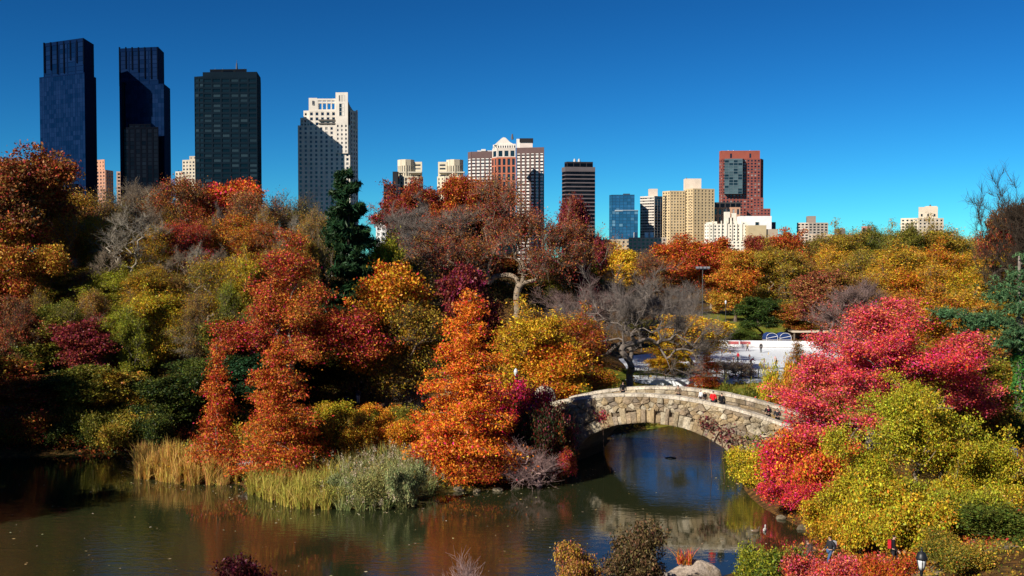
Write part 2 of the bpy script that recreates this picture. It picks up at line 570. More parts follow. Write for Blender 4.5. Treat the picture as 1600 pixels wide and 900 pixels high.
# ring stones round the arch
RING = .95
NV = 46
def ell(t, e):
    p = Vector((SPAN * math.cos(t), RISE * math.sin(t)))
    nn = Vector((math.cos(t) / SPAN, math.sin(t) / RISE)).normalized()
    return p + nn * e
# equal arc length
ts = np.linspace(-.06, math.pi + .06, 800)
arc = np.concatenate([[0], np.cumsum(np.hypot(np.diff(SPAN * np.cos(ts)), np.diff(RISE * np.sin(ts))))])
cuts = np.sort(np.concatenate([[0], (np.arange(1, NV) + np.array([rnd.uniform(-.28, .28) for _ in range(NV - 1)])) / NV, [1]])) * arc[-1]
tc = np.interp(cuts, arc, ts)
for k in range(NV):
    e = RING + rnd.uniform(-.32, .34)
    poly = [ell(tc[k], 0), ell(tc[k], e), ell(tc[k + 1], e), ell(tc[k + 1], 0)]
    stone_face('ring_stone', poly[::-1], -.12 - rnd.uniform(0, .22), .6, bridge)
# rubble above the ring
pts = []
tries = 0
while len(pts) < 290 and tries < 60000:
    tries += 1
    u = rnd.uniform(U0 + .15, U1 - .1); z = rnd.uniform(-.5, 6.2)
    if z > crown(u) - CAP - .12: continue
    if (u / (SPAN + RING + .1)) ** 2 + (max(z, 0) / (RISE + RING + .1)) ** 2 < 1 : continue
    if all(((u - a) / 1.25) ** 2 + ((z - b)) ** 2 > (.05 + .12 * abs(math.sin(u * 7.3 + z * 11.1))) for a, b in pts): pts.append((u, z))
for i, (u, z) in enumerate(pts):
    c = Vector((u, z))
    poly = [c + Vector(x) for x in ((-.95, -.75), (.95, -.75), (.95, .75), (-.95, .75))]
    for j, (a, b) in enumerate(pts):
        if i != j and abs(a - u) < 2 and abs(b - z) < 1.6:
            d = Vector((a - u, (b - z)))
            poly = clip(poly, c + d * .5, Vector((d.x / 1.56, d.y)))
    t = math.atan2(max(z, -.2) / RISE, u / SPAN)
    for tt in (t - .1, t, t + .1):
        p = ell(tt, RING + .03)
        nn = Vector((math.cos(tt) / SPAN, math.sin(tt) / RISE)).normalized()
        poly = clip(poly, p, -nn)
    zt = crown(u) - CAP - .02
    sl = (crown(u + .3) - crown(u - .3)) / .6
    poly = clip(poly, Vector((u, zt)), Vector((-sl, 1)).normalized())
    poly = clip(poly, Vector((U0, 0)), Vector((-1, 0)))
    poly = clip(poly, Vector((U1, 0)), Vector((1, 0)))
    if len(poly) < 3: continue
    area = abs(sum(poly[k].x * poly[k-1].y - poly[k-1].x * poly[k].y for k in range(len(poly)))) / 2
    if area < .02: continue
    stone_face('face_stone', poly, -.02 - rnd.uniform(0, .22), .3, bridge)
# coping stones on both parapets, facing stones on the far parapet's inner side
for t0 in (.10, BW - .10 - PT):
    u = U0
    while u < U1 - .2:
        w = min(rnd.uniform(.75, 1.25), U1 - u)
        a, b = u + .012, u + w - .012
        za, zb = crown(a), crown(b)
        y0, y1 = t0 - .10 - rnd.uniform(0, .04), t0 + PT + .08
        j = rnd.uniform(-.02, .02)
        v = [(a, y0, za - CAP), (b, y0, zb - CAP), (b, y1, zb - CAP), (a, y1, za - CAP), (a, y0 + .03, za + j - .02), (b, y0 + .03, zb + j - .02), (b, y1 - .03, zb + j), (a, y1 - .03, za + j)]
        f_ = rnd.uniform(.85, 1.15)
        MB().add(v, [(0,3,2,1),(4,5,6,7),(0,1,5,4),(1,2,6,5),(2,3,7,6),(3,0,4,7)]).build('coping_stone', M['stone'], bridge, (.52 * f_, .46 * f_, .37 * f_))
        u += w
for row in range(2):
    u = U0 + row * .3
    while u < U1 - .3:
        w = min(rnd.uniform(.7, 1.3), U1 - u)
        z = lambda x: crown(x) - CAP - .01 - (1 - row) * .42
        poly = [Vector((u, z(u) - .41)), Vector((u + w, z(u + w) - .41)), Vector((u + w, z(u + w))), Vector((u, z(u)))]
        stone_face('parapet_stone', poly, BW - .10 - PT - .05, BW - .3, bridge)
        u += w
# rounded pier that ends the parapet on the left bank
pier = MB()
pier._lathe([(1.02, -1.4), (1.05, .9), (1.0, 1.5), (.86, 1.95), (.6, 2.25), (.2, 2.42), (.01, 2.43)], 11, (0, 0, 0))
pm = pier.mesh('end_pier', M['stone'])
for v_ in pm.vertices:
    k = 1 + rnd.uniform(-.07, .07)
    v_.co.x *= k; v_.co.y *= k
pp = put('end_pier', pm, bridge, color=(.46, .40, .31), loc=(U0 - .2, 1.0, crown(U0) - .95))
# left wing wall, hidden in creeper for the most part
wing = MB()
wing.obox((U0 - 6, .35, -1), (6, 0, 0), (0, .9, 0), (0, 0, crown(U0) - .3))
wing.build('wing_wall', M['stone'], bridge, (.33, .28, .21))
# deck surface
dk = MB()
for k in range(len(us) - 1):
    a, b = us[k], us[k + 1]
    dk.add([(a, .5, crown(a) - .88), (b, .5, crown(b) - .88), (b, BW - .5, crown(b) - .88), (a, BW - .5, crown(a) - .88)], [(0, 1, 2, 3)])
dk.build('deck', M['path'], bridge)
# ------------------------------------------------------------------ the skyline
brnd = random.Random(5)
nrnd = np.random.default_rng(5)
BASE_Z = 1.0

class Building:
    def __init__(s, name, label, px, d):
        p = at(px, 380, d)
        s.o = Vector((p.x, d, BASE_Z))
        s.root = empty(name, s.o)
        tag(s.root, label, 'building')
        s.d = d
    def pt(s, px, d):
        """plan position, relative to the root, of the wall seen at px at distance d"""
        return Vector(((px - 800) / 1600 * d - s.o.x, d - s.o.y))
    def z(s, py, d):
        return at(800, py, d).z - s.o.z
    def block(s, chain, ytop, pitch=(3.2, 3.4), pier=.5, band=.5, wall=(.4, .35, .3), glass='window_dark', proud=.4, depth=26,
              zbot=0.0, top=.9, blinds=.2, band_col=None, cut_rows=0, name='wall', ybot=None, cols=None, rows=None, blank=(), tail=1.5):
        """a storeyed block: chain is the visible run of corners (px, distance), left to right"""
        C = [s.pt(*c) for c in chain]
        zt = s.z(ytop, chain[0][1])
        if ybot is not None: zbot = s.z(ybot, chain[0][1])
        # far corners; a side wall that the run of corners already shows ends at its own back corner
        def rear(c, other):
            if c.y > other.y + 4: return Vector((c.x + (c.x + s.o.x) * (tail - 1.5) / s.d, c.y + tail))
            X = c.x + s.o.x
            away = (c.x > other.x) == (X < 0)            # this side would be in view: let it taper inwards
            return Vector((c.x + (X * depth / s.d if away else 0), c.y + depth))
        back = [rear(C[-1], C[-2]), rear(C[0], C[1])]
        body = MB().prism([tuple(c) for c in C + back], zbot, zt)
        V, F, A = [], [], []
        bands = MB()
        for k in range(len(C) - 1):
            a, b = C[k], C[k + 1]
            L = (b - a).length
            if L < .5: continue
            u = (b - a).normalized()
            nrm = Vector((u.y, -u.x))
            if nrm.y > 0: nrm = -nrm
            H = zt - zbot - top
            nc = cols[k] if cols else max(1, round(L / pitch[0]))
            nr = rows or max(1, round(H / pitch[1]))
            cw, rh = L / nc, H / nr
            U3, N3 = Vector((u.x, u.y, 0)), Vector((nrm.x, nrm.y, 0))
            O = Vector((a.x, a.y, zbot))
            if k in blank:
                continue
            # glass panes, one per window bay
            for i in range(nc):
                for j in range(nr):
                    p = O + U3 * (i * cw) + N3 * .06 + Vector((0, 0, j * rh))
                    n0 = len(V)
                    V += [p, p + U3 * cw, p + U3 * cw + Vector((0, 0, rh)), p + Vector((0, 0, rh))]
                    F.append((n0, n0 + 1, n0 + 2, n0 + 3))
                    r = brnd.random()
                    A.append(.8 + .2 * brnd.random() if r < blinds else .78 * brnd.random())
            bw, bh = cw * pier, rh * band
            if pier > 0:
                for i in range(nc + 1):
                    x0 = max(0, i * cw - bw / 2); x1 = min(L, i * cw + bw / 2)
                    body.obox(O + U3 * x0 + N3 * .02, U3 * (x1 - x0), N3 * proud, Vector((0, 0, zt - zbot)))
            if band > 0:
                tgt = bands if band_col else body
                for j in range(nr + 1):
                    z0 = max(0, j * rh - bh / 2); z1 = min(zt - zbot, j * rh + bh / 2)
                    tgt.obox(O + N3 * .02 + Vector((0, 0, z0)), U3 * L, N3 * (proud - .06), Vector((0, 0, z1 - z0)))
            body.obox(O + N3 * .02 + Vector((0, 0, H - .01)), U3 * L, N3 * (proud + .03), Vector((0, 0, top)))
        w = body.build(name, M['masonry'], s.root, wall)
        if band_col: bands.build('spandrel_bands', M['masonry'], s.root, band_col)
        if F:
            g = put('window_panes', mesh_np('window_panes', [tuple(v) for v in V], [np.array(F)], {'pane': A}, mat=M[glass]), s.root)
            g['kind'] = 'stuff'
        return w
    def box(s, x0, x1, ytop, ybot, d, depth=10, wall=(.4, .35, .3), name='roof_house', mat='masonry'):
        a, b = s.pt(x0, d), s.pt(x1, d)
        return MB().box(a.x, b.x, a.y, a.y + depth, s.z(ybot, d), s.z(ytop, d)).build(name, M[mat], s.root, wall)
    def rod(s, px, ytop, ybot, d, r=.4, name='mast', wall=(.1, .1, .12)):
        a = s.pt(px, d)
        return MB().tube([(a.x, a.y + 5, s.z(ybot, d)), (a.x, a.y + 5, s.z(ytop, d))], [r, r * .5], 6).build(name, M['masonry'], s.root, wall)
    def window(s, x0, x1, y0, y1, d, pane='window_dark', wall=(.5, .48, .44), val=.3, out=.5, name='window', mull=(2, 3)):
        """one large window with its frame"""
        a, b = s.pt(x0, d), s.pt(x1, d)
        z0, z1 = s.z(y1, d), s.z(y0, d)
        w = put(name, mesh_np(name, [(a.x, a.y - out, z0), (b.x, a.y - out, z0), (b.x, a.y - out, z1), (a.x, a.y - out, z1)], [np.array([[0, 1, 2, 3]])], {'pane': [val]}, mat=M[pane]), s.root)
        fr = MB()
        t = .25
        for i in range(mull[0] + 1):
            x = a.x + (b.x - a.x) * i / mull[0]
            fr.box(x - t / 2, x + t / 2, a.y - out - .2, a.y - out + .04, z0, z1)
        for j in range(mull[1] + 1):
            z = z0 + (z1 - z0) * j / mull[1]
            fr.box(a.x, b.x, a.y - out - .17, a.y - out + .03, z - t / 2, z + t / 2)
        fr.build('frame', M['masonry'], w, wall)
        return w

NAVY, BLACKW = 'window_navy', 'window_black'
# --- twin navy glass towers on the left
b = Building('glass_tower', 'navy glass skyscraper, taller of the twin towers at far left', 108, 900)
STEEL = (.001, .010, .042)
b.block([(66, 905), (136, 880), (153, 905)], 121, (3.0, 4.0), .05, .05, STEEL, NAVY, .12, 40, blinds=0)
b.block([(73, 906), (135, 883), (150, 908)], 68, (9.5, 4.0), .12, .08, STEEL, NAVY, .3, 36, zbot=b.z(122, 900), blinds=0, top=3.0, name='crown_wall')
for i in range(7):
    x = 74 + i * 10.2
    a = b.pt(x, 905 - 22 * (x - 73) / 62); z0, z1 = b.z(118, 900), b.z(65 + (x - 73) * .06, 900)
    MB().box(a.x - .5, a.x + .5, a.y - .8, a.y + .4, z0 + brnd.uniform(0, 12), z1).build('crown_fin', M['masonry'], b.root, (.001, .004, .014))
b.box(109, 121, 287, 300, 876, 5, (.004, .006, .012), 'service_bay')
b = Building('glass_tower', 'navy glass skyscraper, right one of the twin towers, beside the dark office slab', 228, 930)
b.block([(190, 930), (259, 922), (268, 948)], 133, (3.0, 4.0), .05, .05, STEEL, NAVY, .12, 40, blinds=0)
b.block([(190, 932), (251, 924), (259, 948)], 76, (9.0, 4.0), .12, .08, STEEL, NAVY, .3, 36, zbot=b.z(134, 930), blinds=0, top=3.0, name='crown_wall')
for i in range(7):
    x = 191 + i * 9.8
    a = b.pt(x, 932 - 8 * (x - 190) / 60); z0, z1 = b.z(128, 930), b.z(73 + (x - 190) * .05, 930)
    MB().box(a.x - .5, a.x + .5, a.y - .8, a.y + .4, z0 + brnd.uniform(0, 12), z1).build('crown_fin', M['masonry'], b.root, (.001, .004, .014))
b.box(194, 197.5, 128, 300, 927, 3, (.004, .008, .02), 'corner_fin')
b = Building('reflection_block', 'near black block standing in for a reflection in the right navy glass tower', 222, 905)  # added block: stands in for a dark reflection in the glass behind it
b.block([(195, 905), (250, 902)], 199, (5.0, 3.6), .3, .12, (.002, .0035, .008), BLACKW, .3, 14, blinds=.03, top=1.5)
b.block([(203, 907), (238, 905)], 194, (5.0, 3.0), .3, .2, (.002, .0035, .008), BLACKW, .3, 8, zbot=b.z(200, 905), blinds=0, name='reflection_top')
# --- small buildings in the gaps
b = Building('apartment_house', 'small orange brick apartment house right of the taller navy tower', 160, 1050)
b.block([(153, 1052), (167, 1046), (178, 1060)], 266, (4.2, 3.6), .55, .5, (.50, .26, .17), 'window_dark', .4, 20)
b.block([(153, 1056), (166, 1050)], 250, (4.2, 3.6), .7, .6, (.52, .27, .17), 'window_dark', .4, 12, zbot=b.z(268, 1050), name='tower_wall', blinds=.05)
b.block([(144, 1060), (153.4, 1056)], 259, (4.2, 3.6), .4, .4, (.06, .06, .07), 'window_dark', .4, 18, name='dark_wing')
b = Building('apartment_house', 'sliver of brick building between the dark reflection block and orange house', 190, 1100)
b.block([(184, 1100), (199, 1100)], 268, (4.2, 3.6), .5, .5, (.46, .30, .22), 'window_dark', .4, 20)
b = Building('apartment_house', 'cream stepped apartment block left of the dark office slab', 293, 1080)
b.block([(287, 1084), (312, 1078)], 250, (4.0, 3.6), .5, .5, (.55, .48, .37), 'window_dark', .4, 20)
b.block([(276, 1088), (290, 1084)], 268, (4.0, 3.6), .5, .5, (.55, .48, .37), 'window_dark', .4, 20, name='lower_wall')
b.block([(298, 1082), (309, 1080)], 244, (4.0, 3.0), .7, .5, (.50, .43, .34), 'window_dark', .4, 12, zbot=b.z(252, 1080), name='roof_house')
# --- dark office slab that shades the white building
b = Building('office_tower', 'black office slab with grid facade and roof mast', 358, 807)
GR = (.005, .012, .020)
b.block([(307, 810), (321, 807)], 120, (4.4, 3.9), .22, .42, GR, 'window_slab', .5, 34, blinds=.15)
b.block([(320, 802), (404, 800), (409.5, 826)], 113, (5.2, 3.9), .18, .42, GR, 'window_slab', .5, 30, blinds=.22, top=4.5, cols=[6, 6], tail=26)
b.block([(331, 804), (388, 802)], 108.5, (9, 9), .2, .3, (.008, .010, .013), 'window_black', .2, 20, zbot=b.z(114, 804), blinds=0, name='roof_house')
b.rod(370, 97, 110, 807, 1.1); b.rod(370, 92, 100, 807, .3)
for x in (336, 348, 381): b.rod(x, 105.5, 109, 807, .35, 'roof_post', (.2, .2, .2))
# --- white stone apartment tower
WH = (.66, .60, .52)
b = Building('apartment_tower', 'white limestone tower with open colonnade top and diagonal shadow', 513, 856)
D = 856
b.block([(467, D + 2), (548, D)], 196, (4.4, 3.7), .55, .42, WH, 'window_dark', .5, 30, blinds=.15)
b.block([(548, D + 3), (559.5, D + 12)], 172, (3.6, 3.7), .55, .42, WH, 'window_dark', .5, 18, blinds=.1, name='side_wing')
b.block([(471, D + 4), (486, D + 3)], 184, (3.2, 3.7), .55, .4, WH, 'window_dark', .4, 24, zbot=b.z(197, D), name='terrace_wall', top=1.5)
b.block([(476, D + 6), (490, D + 5)], 173, (3.2, 3.7), .55, .4, WH, 'window_dark', .4, 22, zbot=b.z(186, D), name='terrace_wall', top=1.5)
b.block([(484, D + 3), (527, D + 2)], 172.5, (4.6, 4.2), .5, .4, WH, 'window_dark', .4, 20, zbot=b.z(197, D), name='upper_wall', blinds=.1)
b.box(484, 497, 153, 173, D + 3, 12, WH, 'corner_turret')
b.window(489.5, 492.5, 157.5, 164, D + 3, val=.1, out=.3, mull=(1, 1))
b.box(497, 526, 154, 157, D + 3, 3, WH, 'colonnade_beam')
b.box(497, 526, 158.5, 161.5, D + 3.2, 2.4, WH, 'colonnade_rail')
for x in (497, 504, 511, 518, 524.2): b.box(x, x + 1.8, 157, 173, D + 3.1, 2.2, WH, 'colonnade_pier')
b.box(497, 527, 171, 174, D + 3, 12, WH, 'colonnade_base')
b.block([(526, D - 1), (545, D - 1.5)], 144.5, (3.2, 3.7), .62, .5, WH, 'window_dark', .4, 16, zbot=b.z(240, D), name='corner_tower', top=26.0)
b.window(531.5, 539.5, 162, 181, D - 1, 'window_office', val=.5, out=.7)
for x in (531, 535, 539): b.window(x, x + 1.6, 149, 158, D - 1, val=.05, out=.7, mull=(1, 1))
sc_ = MB()
pr = []
for k in range(9):                      # the curved screen wall right of the turret
    t = k / 8
    px = 545 + 13.5 * t
    py = 156 + 17 * math.sin(t * math.pi / 2) ** .8
    a = b.pt(px, D + 8); pr.append((a.x, b.z(py, D)))
zb = b.z(200, D)
for k in range(8):
    sc_.add([(pr[k][0], b.pt(545, D + 8).y, zb), (pr[k+1][0], b.pt(545, D + 8).y, zb), (pr[k+1][0], b.pt(545, D + 8).y, pr[k+1][1]), (pr[k][0], b.pt(545, D + 8).y, pr[k][1]),
             (pr[k][0], b.pt(545, D + 10).y, zb), (pr[k+1][0], b.pt(545, D + 10).y, zb), (pr[k+1][0], b.pt(545, D + 10).y, pr[k+1][1]), (pr[k][0], b.pt(545, D + 10).y, pr[k][1])],
            [(0, 1, 2, 3), (5, 4, 7, 6), (3, 2, 6, 7), (1, 5, 6, 2)])
sc_.build('screen_wall', M['masonry'], b.root, (.5, .46, .42))
b.box(557, 559.5, 172, 196, D + 9, 3, WH, 'end_pier')
b.window(549, 554, 180, 189, D + 8, 'window_blue', val=.5, out=.3, mull=(1, 1))
for y in (186.5, 192): b.box(499, 525, y, y + 2.2, D + .5, 1.5, (.12, .11, .10), 'balcony')
# white low building glimpsed behind the wood
b = Building('low_house', 'white low building glimpsed through the wood left of the dark pine', 497, 700)
b.block([(472, 702), (520, 698)], 348, (4, 3.6), .5, .45, (.72, .68, .62), 'window_dark', .4, 20)
b = Building('low_house', 'pale pointed white building glimpsed right of the dark pine', 596, 720)
b.block([(588, 722), (604, 720)], 335, (4, 3.6), .5, .45, (.70, .68, .64), 'window_dark', .4, 20)
# --- centre group
b = Building('slab_tower', 'narrow dark slab left of the cream twin towers', 612, 1000)
b.block([(600, 1002), (626, 998)], 288, (3.4, 3.6), .35, .35, (.035, .035, .045), 'window_dark', .3, 20, blinds=.05)
b.box(614, 622, 268, 288, 1004, 8, (.03, .03, .035), 'roof_house')
CR = (.62, .54, .40)
for lab, xs, dd in (('cream stepped tower, left of the twin pair beside the dark slab', (621, 625, 655, 660), 1010), ('cream stepped tower, right of the twin pair above the rust treetops', (685, 688, 722, 727), 1010)):
    b = Building('stepped_tower', lab, (xs[0] + xs[3]) / 2, dd)
    x0, x1, x2, x3 = xs
    b.block([(x0 - 1, dd + 6), (x0 + 10, dd), (x3 - 6, dd), (x3 + 1, dd + 8)], 276, (4.6, 3.8), .6, .42, CR, 'window_dark', .5, 24, blinds=.12)
    left = xs[0] < 650
    t0, t1 = (x0 + 2, x2 - 8) if left else (x0 + 14, x3 - 4)
    s0, s1 = (t1, x3) if left else (x0, t0)
    b.block([(t0, dd + 8), (t0 + 5, dd + 3), ((t0 + t1) / 2, dd + 1), (t1 - 5, dd + 3), (t1, dd + 8)], 250, (2.2, 40), .55, .04, CR, 'window_dark', .8, 14, zbot=b.z(277, dd), name='drum', blinds=.6, top=6.0)
    b.block([(s0, dd + 7), (s1, dd + 6)], 253, (9, 3.2), .35, .55, CR, 'window_dark', .5, 14, zbot=b.z(277, dd), name='side_turret', blinds=.1, top=1.5)
    b.box(x0 + 1, x3 - 1, 268, 270, dd + 1, 8, (.55, .50, .40), 'cornice')
BRN = (.14, .09, .085)
b = Building('apartment_tower', 'white and brown striped tower left of the brick gabled tower', 752, 1060)
b.block([(732, 1064), (737, 1058), (772, 1054)], 238, (4.6, 3.4), .34, .55, BRN, 'window_dark', .5, 26, blinds=.2, band_col=(.74, .70, .64), top=7.0, cols=[1, 5])
b.box(746, 770, 235, 239, 1062, 12, (.55, .53, .5), 'roof_house'); b.box(752, 759, 233, 236, 1060, 5, (.7, .68, .64), 'lift_house')
b = Building('gabled_tower', 'red brick tower with white pointed gable top', 790, 1000)
BK = (.44, .15, .09)
b.block([(769, 1008), (777, 1000), (806, 998)], 247, (5.0, 7.5), .42, .16, BK, 'window_office', .6, 24, blinds=.25, cols=[2, 4])
b.block([(770, 1008), (777.5, 1000), (805.5, 998)], 232.5, (6, 6.5), .34, .4, (.60, .53, .46), 'window_office', .5, 22, zbot=b.z(247.5, 1000), name='upper_wall', cols=[1, 3], rows=1)
GW = (.72, .66, .58)
b.block([(771, 1009), (777.5, 1001), (806, 999)], 226.5, (3, 4), .5, .35, GW, 'window_dark', .4, 20, zbot=b.z(233, 1000), name='arcade', rows=1, cols=[2, 8])
a0, a1 = b.pt(771, 1001), b.pt(806, 1001)
prof = [(772, 226.6), (777, 222), (784, 215.6), (787, 214.2), (790, 215), (797, 222), (806, 226.6)]
gp = [(b.pt(x, 1001).x, b.z(y, 1000)) for x, y in prof]
g = MB(); n_ = len(gp); y0 = a0.y; y1 = a0.y + 16
g.add([(x, y0, z) for x, z in gp] + [(x, y1, z) for x, z in gp], [tuple(range(n_)), tuple(range(2*n_-1, n_-1, -1))] + [(i, i + 1, n_ + i + 1, n_ + i) for i in range(n_ - 1)])
g.build('gable', M['masonry'], b.root, GW)
for x in (779, 785.5, 802): b.window(x - 1.4, x + 1.6, 225, 227.2, 1001, val=.05, out=.25, mull=(1, 1))
b = Building('apartment_tower', 'brown and white tower right of the brick gabled tower, partly shaded', 830, 1045)
b.block([(807, 1050), (850, 1044)], 231, (5.4, 3.4), .42, .5, BRN, 'window_dark', .5, 26, blinds=.25, band_col=(.76, .70, .64), top=6.0, cols=[6])
b.box(812, 832, 216, 232, 1054, 14, (.66, .56, .50), 'roof_house'); b.box(807, 812.2, 217, 236, 1056, 10, (.72, .68, .62), 'lift_house')
b.box(811.8, 833, 216, 222, 1053, 15, (.03, .028, .03), 'roof_band')
b.rod(800.5, 208.5, 217, 1056, 1.4, 'chimney', (.12, .1, .1))
b = Building('office_tower', 'charcoal office tower with pale floor stripes right of the beech crown', 905, 1020)
b.block([(878, 1028), (884, 1018), (929.5, 1022)], 262, (5, 3.9), .0, .30, (.13, .11, .115), 'window_black', .4, 26, blinds=.08, top=4.0)
b.block([(882, 1030), (886, 1023), (926, 1026)], 253.5, (6, 9), .1, .2, (.035, .033, .04), 'window_black', .2, 18, zbot=b.z(263, 1022), blinds=0, name='roof_house')
for x in (898, 905): b.rod(x, 247.5, 254, 1026, 1.8, 'vent_stack', (.5, .5, .5))
# --- right group
b = Building('glass_tower', 'small blue glass tower with stepped top left of the cream slab', 975, 1250)
BG = (.02, .08, .16)
b.block([(952, 1262), (956, 1252), (991, 1250)], 305, (4.5, 3.8), .08, .12, BG, 'window_blue', .3, 24, blinds=.05)
b.block([(961, 1244), (996.5, 1242)], 329, (4.5, 3.8), .08, .12, BG, 'window_blue', .3, 16, blinds=.04, name='front_wing')
b.box(961, 997, 328, 330, 1243, 6, (.35, .42, .46), 'ledge'); b.box(974, 984, 302.5, 306, 1256, 8, (.05, .06, .08), 'roof_house')
b = Building('apartment_block', 'off white slab block left of the tan apartment block', 1018, 1270)
b.block([(1000, 1276), (1022, 1264), (1036, 1276)], 307, (4.4, 3.5), .06, .55, (.62, .55, .47), 'window_dark', .4, 26, blinds=.3, cols=[6, 3])
b.box(1014, 1027, 295, 308, 1274, 10, (.62, .52, .43), 'roof_house')
TAN = (.56, .42, .24)
b = Building('apartment_block', 'large tan brick apartment block with balconies and white roof house', 1076, 1230)
b.block([(1035, 1245), (1047, 1234), (1070, 1236)], 299, (4.0, 3.5), .55, .5, TAN, 'window_dark', .5, 28, blinds=.15)
b.block([(1070, 1238), (1083, 1226), (1115.5, 1234)], 295.5, (4.6, 3.5), .6, .5, TAN, 'window_dark', .5, 28, blinds=.12, name='right_wing')
b.box(1070, 1095, 279, 297, 1240, 12, (.66, .55, .44), 'roof_house'); b.rod(1073, 277, 280, 1242, .8, 'roof_post')
for x in (1038, 1045, 1079):
    for j in range(20):
        y = 306 + j * 4.3
        b.box(x - 1.6, x + 1.6, y, y + 1.3, 1229 if x > 1060 else 1238, 1.6, (.10, .09, .08), 'balcony')
RB = (.24, .075, .06)
b = Building('brick_tower', 'tall dark red brick tower with glass bay, tallest at right', 1160, 1290)
b.block([(1123, 1300), (1128, 1292), (1187, 1290), (1191, 1302)], 249, (4.2, 3.6), .45, .45, RB, 'window_dark', .4, 30, blinds=.3)
b.block([(1123, 1302), (1126, 1294), (1186, 1292)], 236.5, (20, 9), .9, .5, (.30, .085, .06), 'window_dark', .3, 24, zbot=b.z(250, 1290), name='roof_house', blinds=0)
b.block([(1131, 1286), (1159, 1284), (1161, 1290)], 248, (5, 3.6), .12, .22, (.10, .14, .16), 'window_office', .3, 6, ybot=303, name='glass_bay', blinds=.5, top=1.6)
b.block([(1176, 1284), (1192, 1283)], 309, (4.2, 3.6), .5, .5, RB, 'window_dark', .4, 10, name='lower_wing')
b.block([(1166, 1276), (1203, 1274)], 326, (4.2, 3.6), .5, .5, RB, 'window_dark', .4, 12, name='lower_wing', blinds=.2)
for x in (1138, 1146, 1172): b.rod(x, 234, 237, 1296, .9, 'roof_vent', (.6, .6, .6))
b = Building('office_block', 'tan arcaded block with dark top floor before the dark red tower', 1137, 1255)
b.block([(1114, 1258), (1156, 1254)], 324, (5, 9), .55, .3, (.44, .25, .16), 'window_dark', .5, 20, blinds=.05)
b.block([(1116, 1262), (1157, 1258)], 316, (6, 7), .15, .2, (.06, .055, .055), 'window_black', .2, 14, zbot=b.z(325, 1255), blinds=0, name='top_floor')
IV = (.76, .70, .58)
b = Building('deco_house', 'ivory stepped art deco house with pointed centre towers', 1135, 1180)
b.block([(1101, 1186), (1108, 1180), (1168, 1180)], 350, (4.4, 3.8), .55, .5, IV, 'window_dark', .5, 20, blinds=.1)
for x0, x1, yt in ((1132, 1140, 331), (1143, 1150, 333), (1138, 1145, 340), (1104, 1112, 347), (1116, 1120, 346), (1160, 1166, 347)):
    b.box(x0, x1, yt, 351, 1182, 6, IV, 'pinnacle')
for x0 in (1112, 1126, 1134, 1142, 1150, 1158): b.box(x0, x0 + 1.6, 345, 375, 1178.5, 1.2, IV, 'buttress')
b.rod(1135.5, 325, 331, 1184, .6, 'flag_pole')
b = Building('warehouse', 'blank white block right of the ivory deco house', 1182, 1215)
b.box(1157, 1205, 337.5, 380, 1218, 22, (.80, .79, .77), 'wall'); b.window(1179.5, 1185, 347, 352, 1218, val=.05, out=.3, mull=(1, 1))
b.box(1205, 1211.5, 347, 380, 1226, 14, (.07, .08, .10), 'dark_annex')
b = Building('low_house', 'blank tan low block before the white one', 1190, 1165)
b.box(1169, 1197, 352, 385, 1166, 16, (.50, .40, .24), 'wall'); b.box(1197, 1215, 358, 385, 1168, 16, (.42, .34, .25), 'side_wall')
b = Building('low_house', 'long low tan building under the blue glass tower', 985, 1100)
b.block([(926, 1104), (984, 1102)], 374, (4.5, 4), .55, .45, (.50, .40, .28), 'window_dark', .4, 20)
b.block([(982, 1098), (1041, 1096)], 371, (4.5, 4), .45, .45, (.46, .38, .29), 'window_dark', .5, 20, name='right_wing')
for x in (991, 1008, 1016): b.box(x, x + 5, 363, 372, 1104, 6, (.75, .75, .74), 'roof_house')
b = Building('apartment_block', 'grey beige block with small roof tower right of the white block', 1268, 1350)
b.block([(1245, 1354), (1263, 1346), (1293, 1350)], 348, (5, 3.6), .35, .45, (.50, .42, .34), 'window_dark', .5, 24, blinds=.1)
b.box(1263, 1274, 337.5, 349, 1356, 12, (.30, .24, .20), 'roof_house')
b = Building('low_house', 'low tan and pink row under the grey beige block', 1300, 1280)
b.block([(1262, 1284), (1300, 1280)], 366, (5, 3.8), .5, .5, (.55, .44, .33), 'window_dark', .4, 20)
b.block([(1300, 1286), (1345, 1282)], 367, (5, 3.8), .55, .5, (.42, .22, .18), 'window_dark', .4, 20, name='right_wing')
b.box(1307, 1320, 357, 368, 1288, 10, (.16, .15, .15), 'tank_house'); b.rod(1316, 355.5, 358, 1290, 2.5, 'water_tank', (.12, .11, .11))
b = Building('brick_stack', 'small pink brick roof tower right of the low row', 1353, 1330)
b.block([(1345.5, 1332), (1360, 1330)], 353.5, (6, 8), .5, .4, (.55, .27, .22), 'window_dark', .4, 12, blinds=.8)
b = Building('apartment_block', 'cream apartment block with set back roof tower at far right', 1440, 1150)
CM = (.66, .56, .43)
b.block([(1407, 1158), (1434, 1148), (1473, 1152)], 341, (4.8, 3.7), .5, .5, CM, 'window_dark', .5, 26, blinds=.1)
b.block([(1434, 1156), (1464, 1154)], 323.5, (6.5, 14), .7, .65, CM, 'window_dark', .4, 14, zbot=b.z(342, 1150), name='roof_tower', blinds=.1, top=5.0)
b.box(1448, 1463, 322, 324, 1157, 8, CM, 'roof_house'); b.rod(1455, 319.5, 323, 1158, 1.4, 'water_tank', (.1, .1, .1))
# ------------------------------------------------------------------ plants
def rot_basis(rng, n):
    """random orthonormal pairs"""
    a = rng.normal(size=(n, 3)); a /= np.linalg.norm(a, axis=1)[:, None]
    b = rng.normal(size=(n, 3)); b -= (a * b).sum(1)[:, None] * a
    b /= np.linalg.norm(b, axis=1)[:, None]
    return a, b

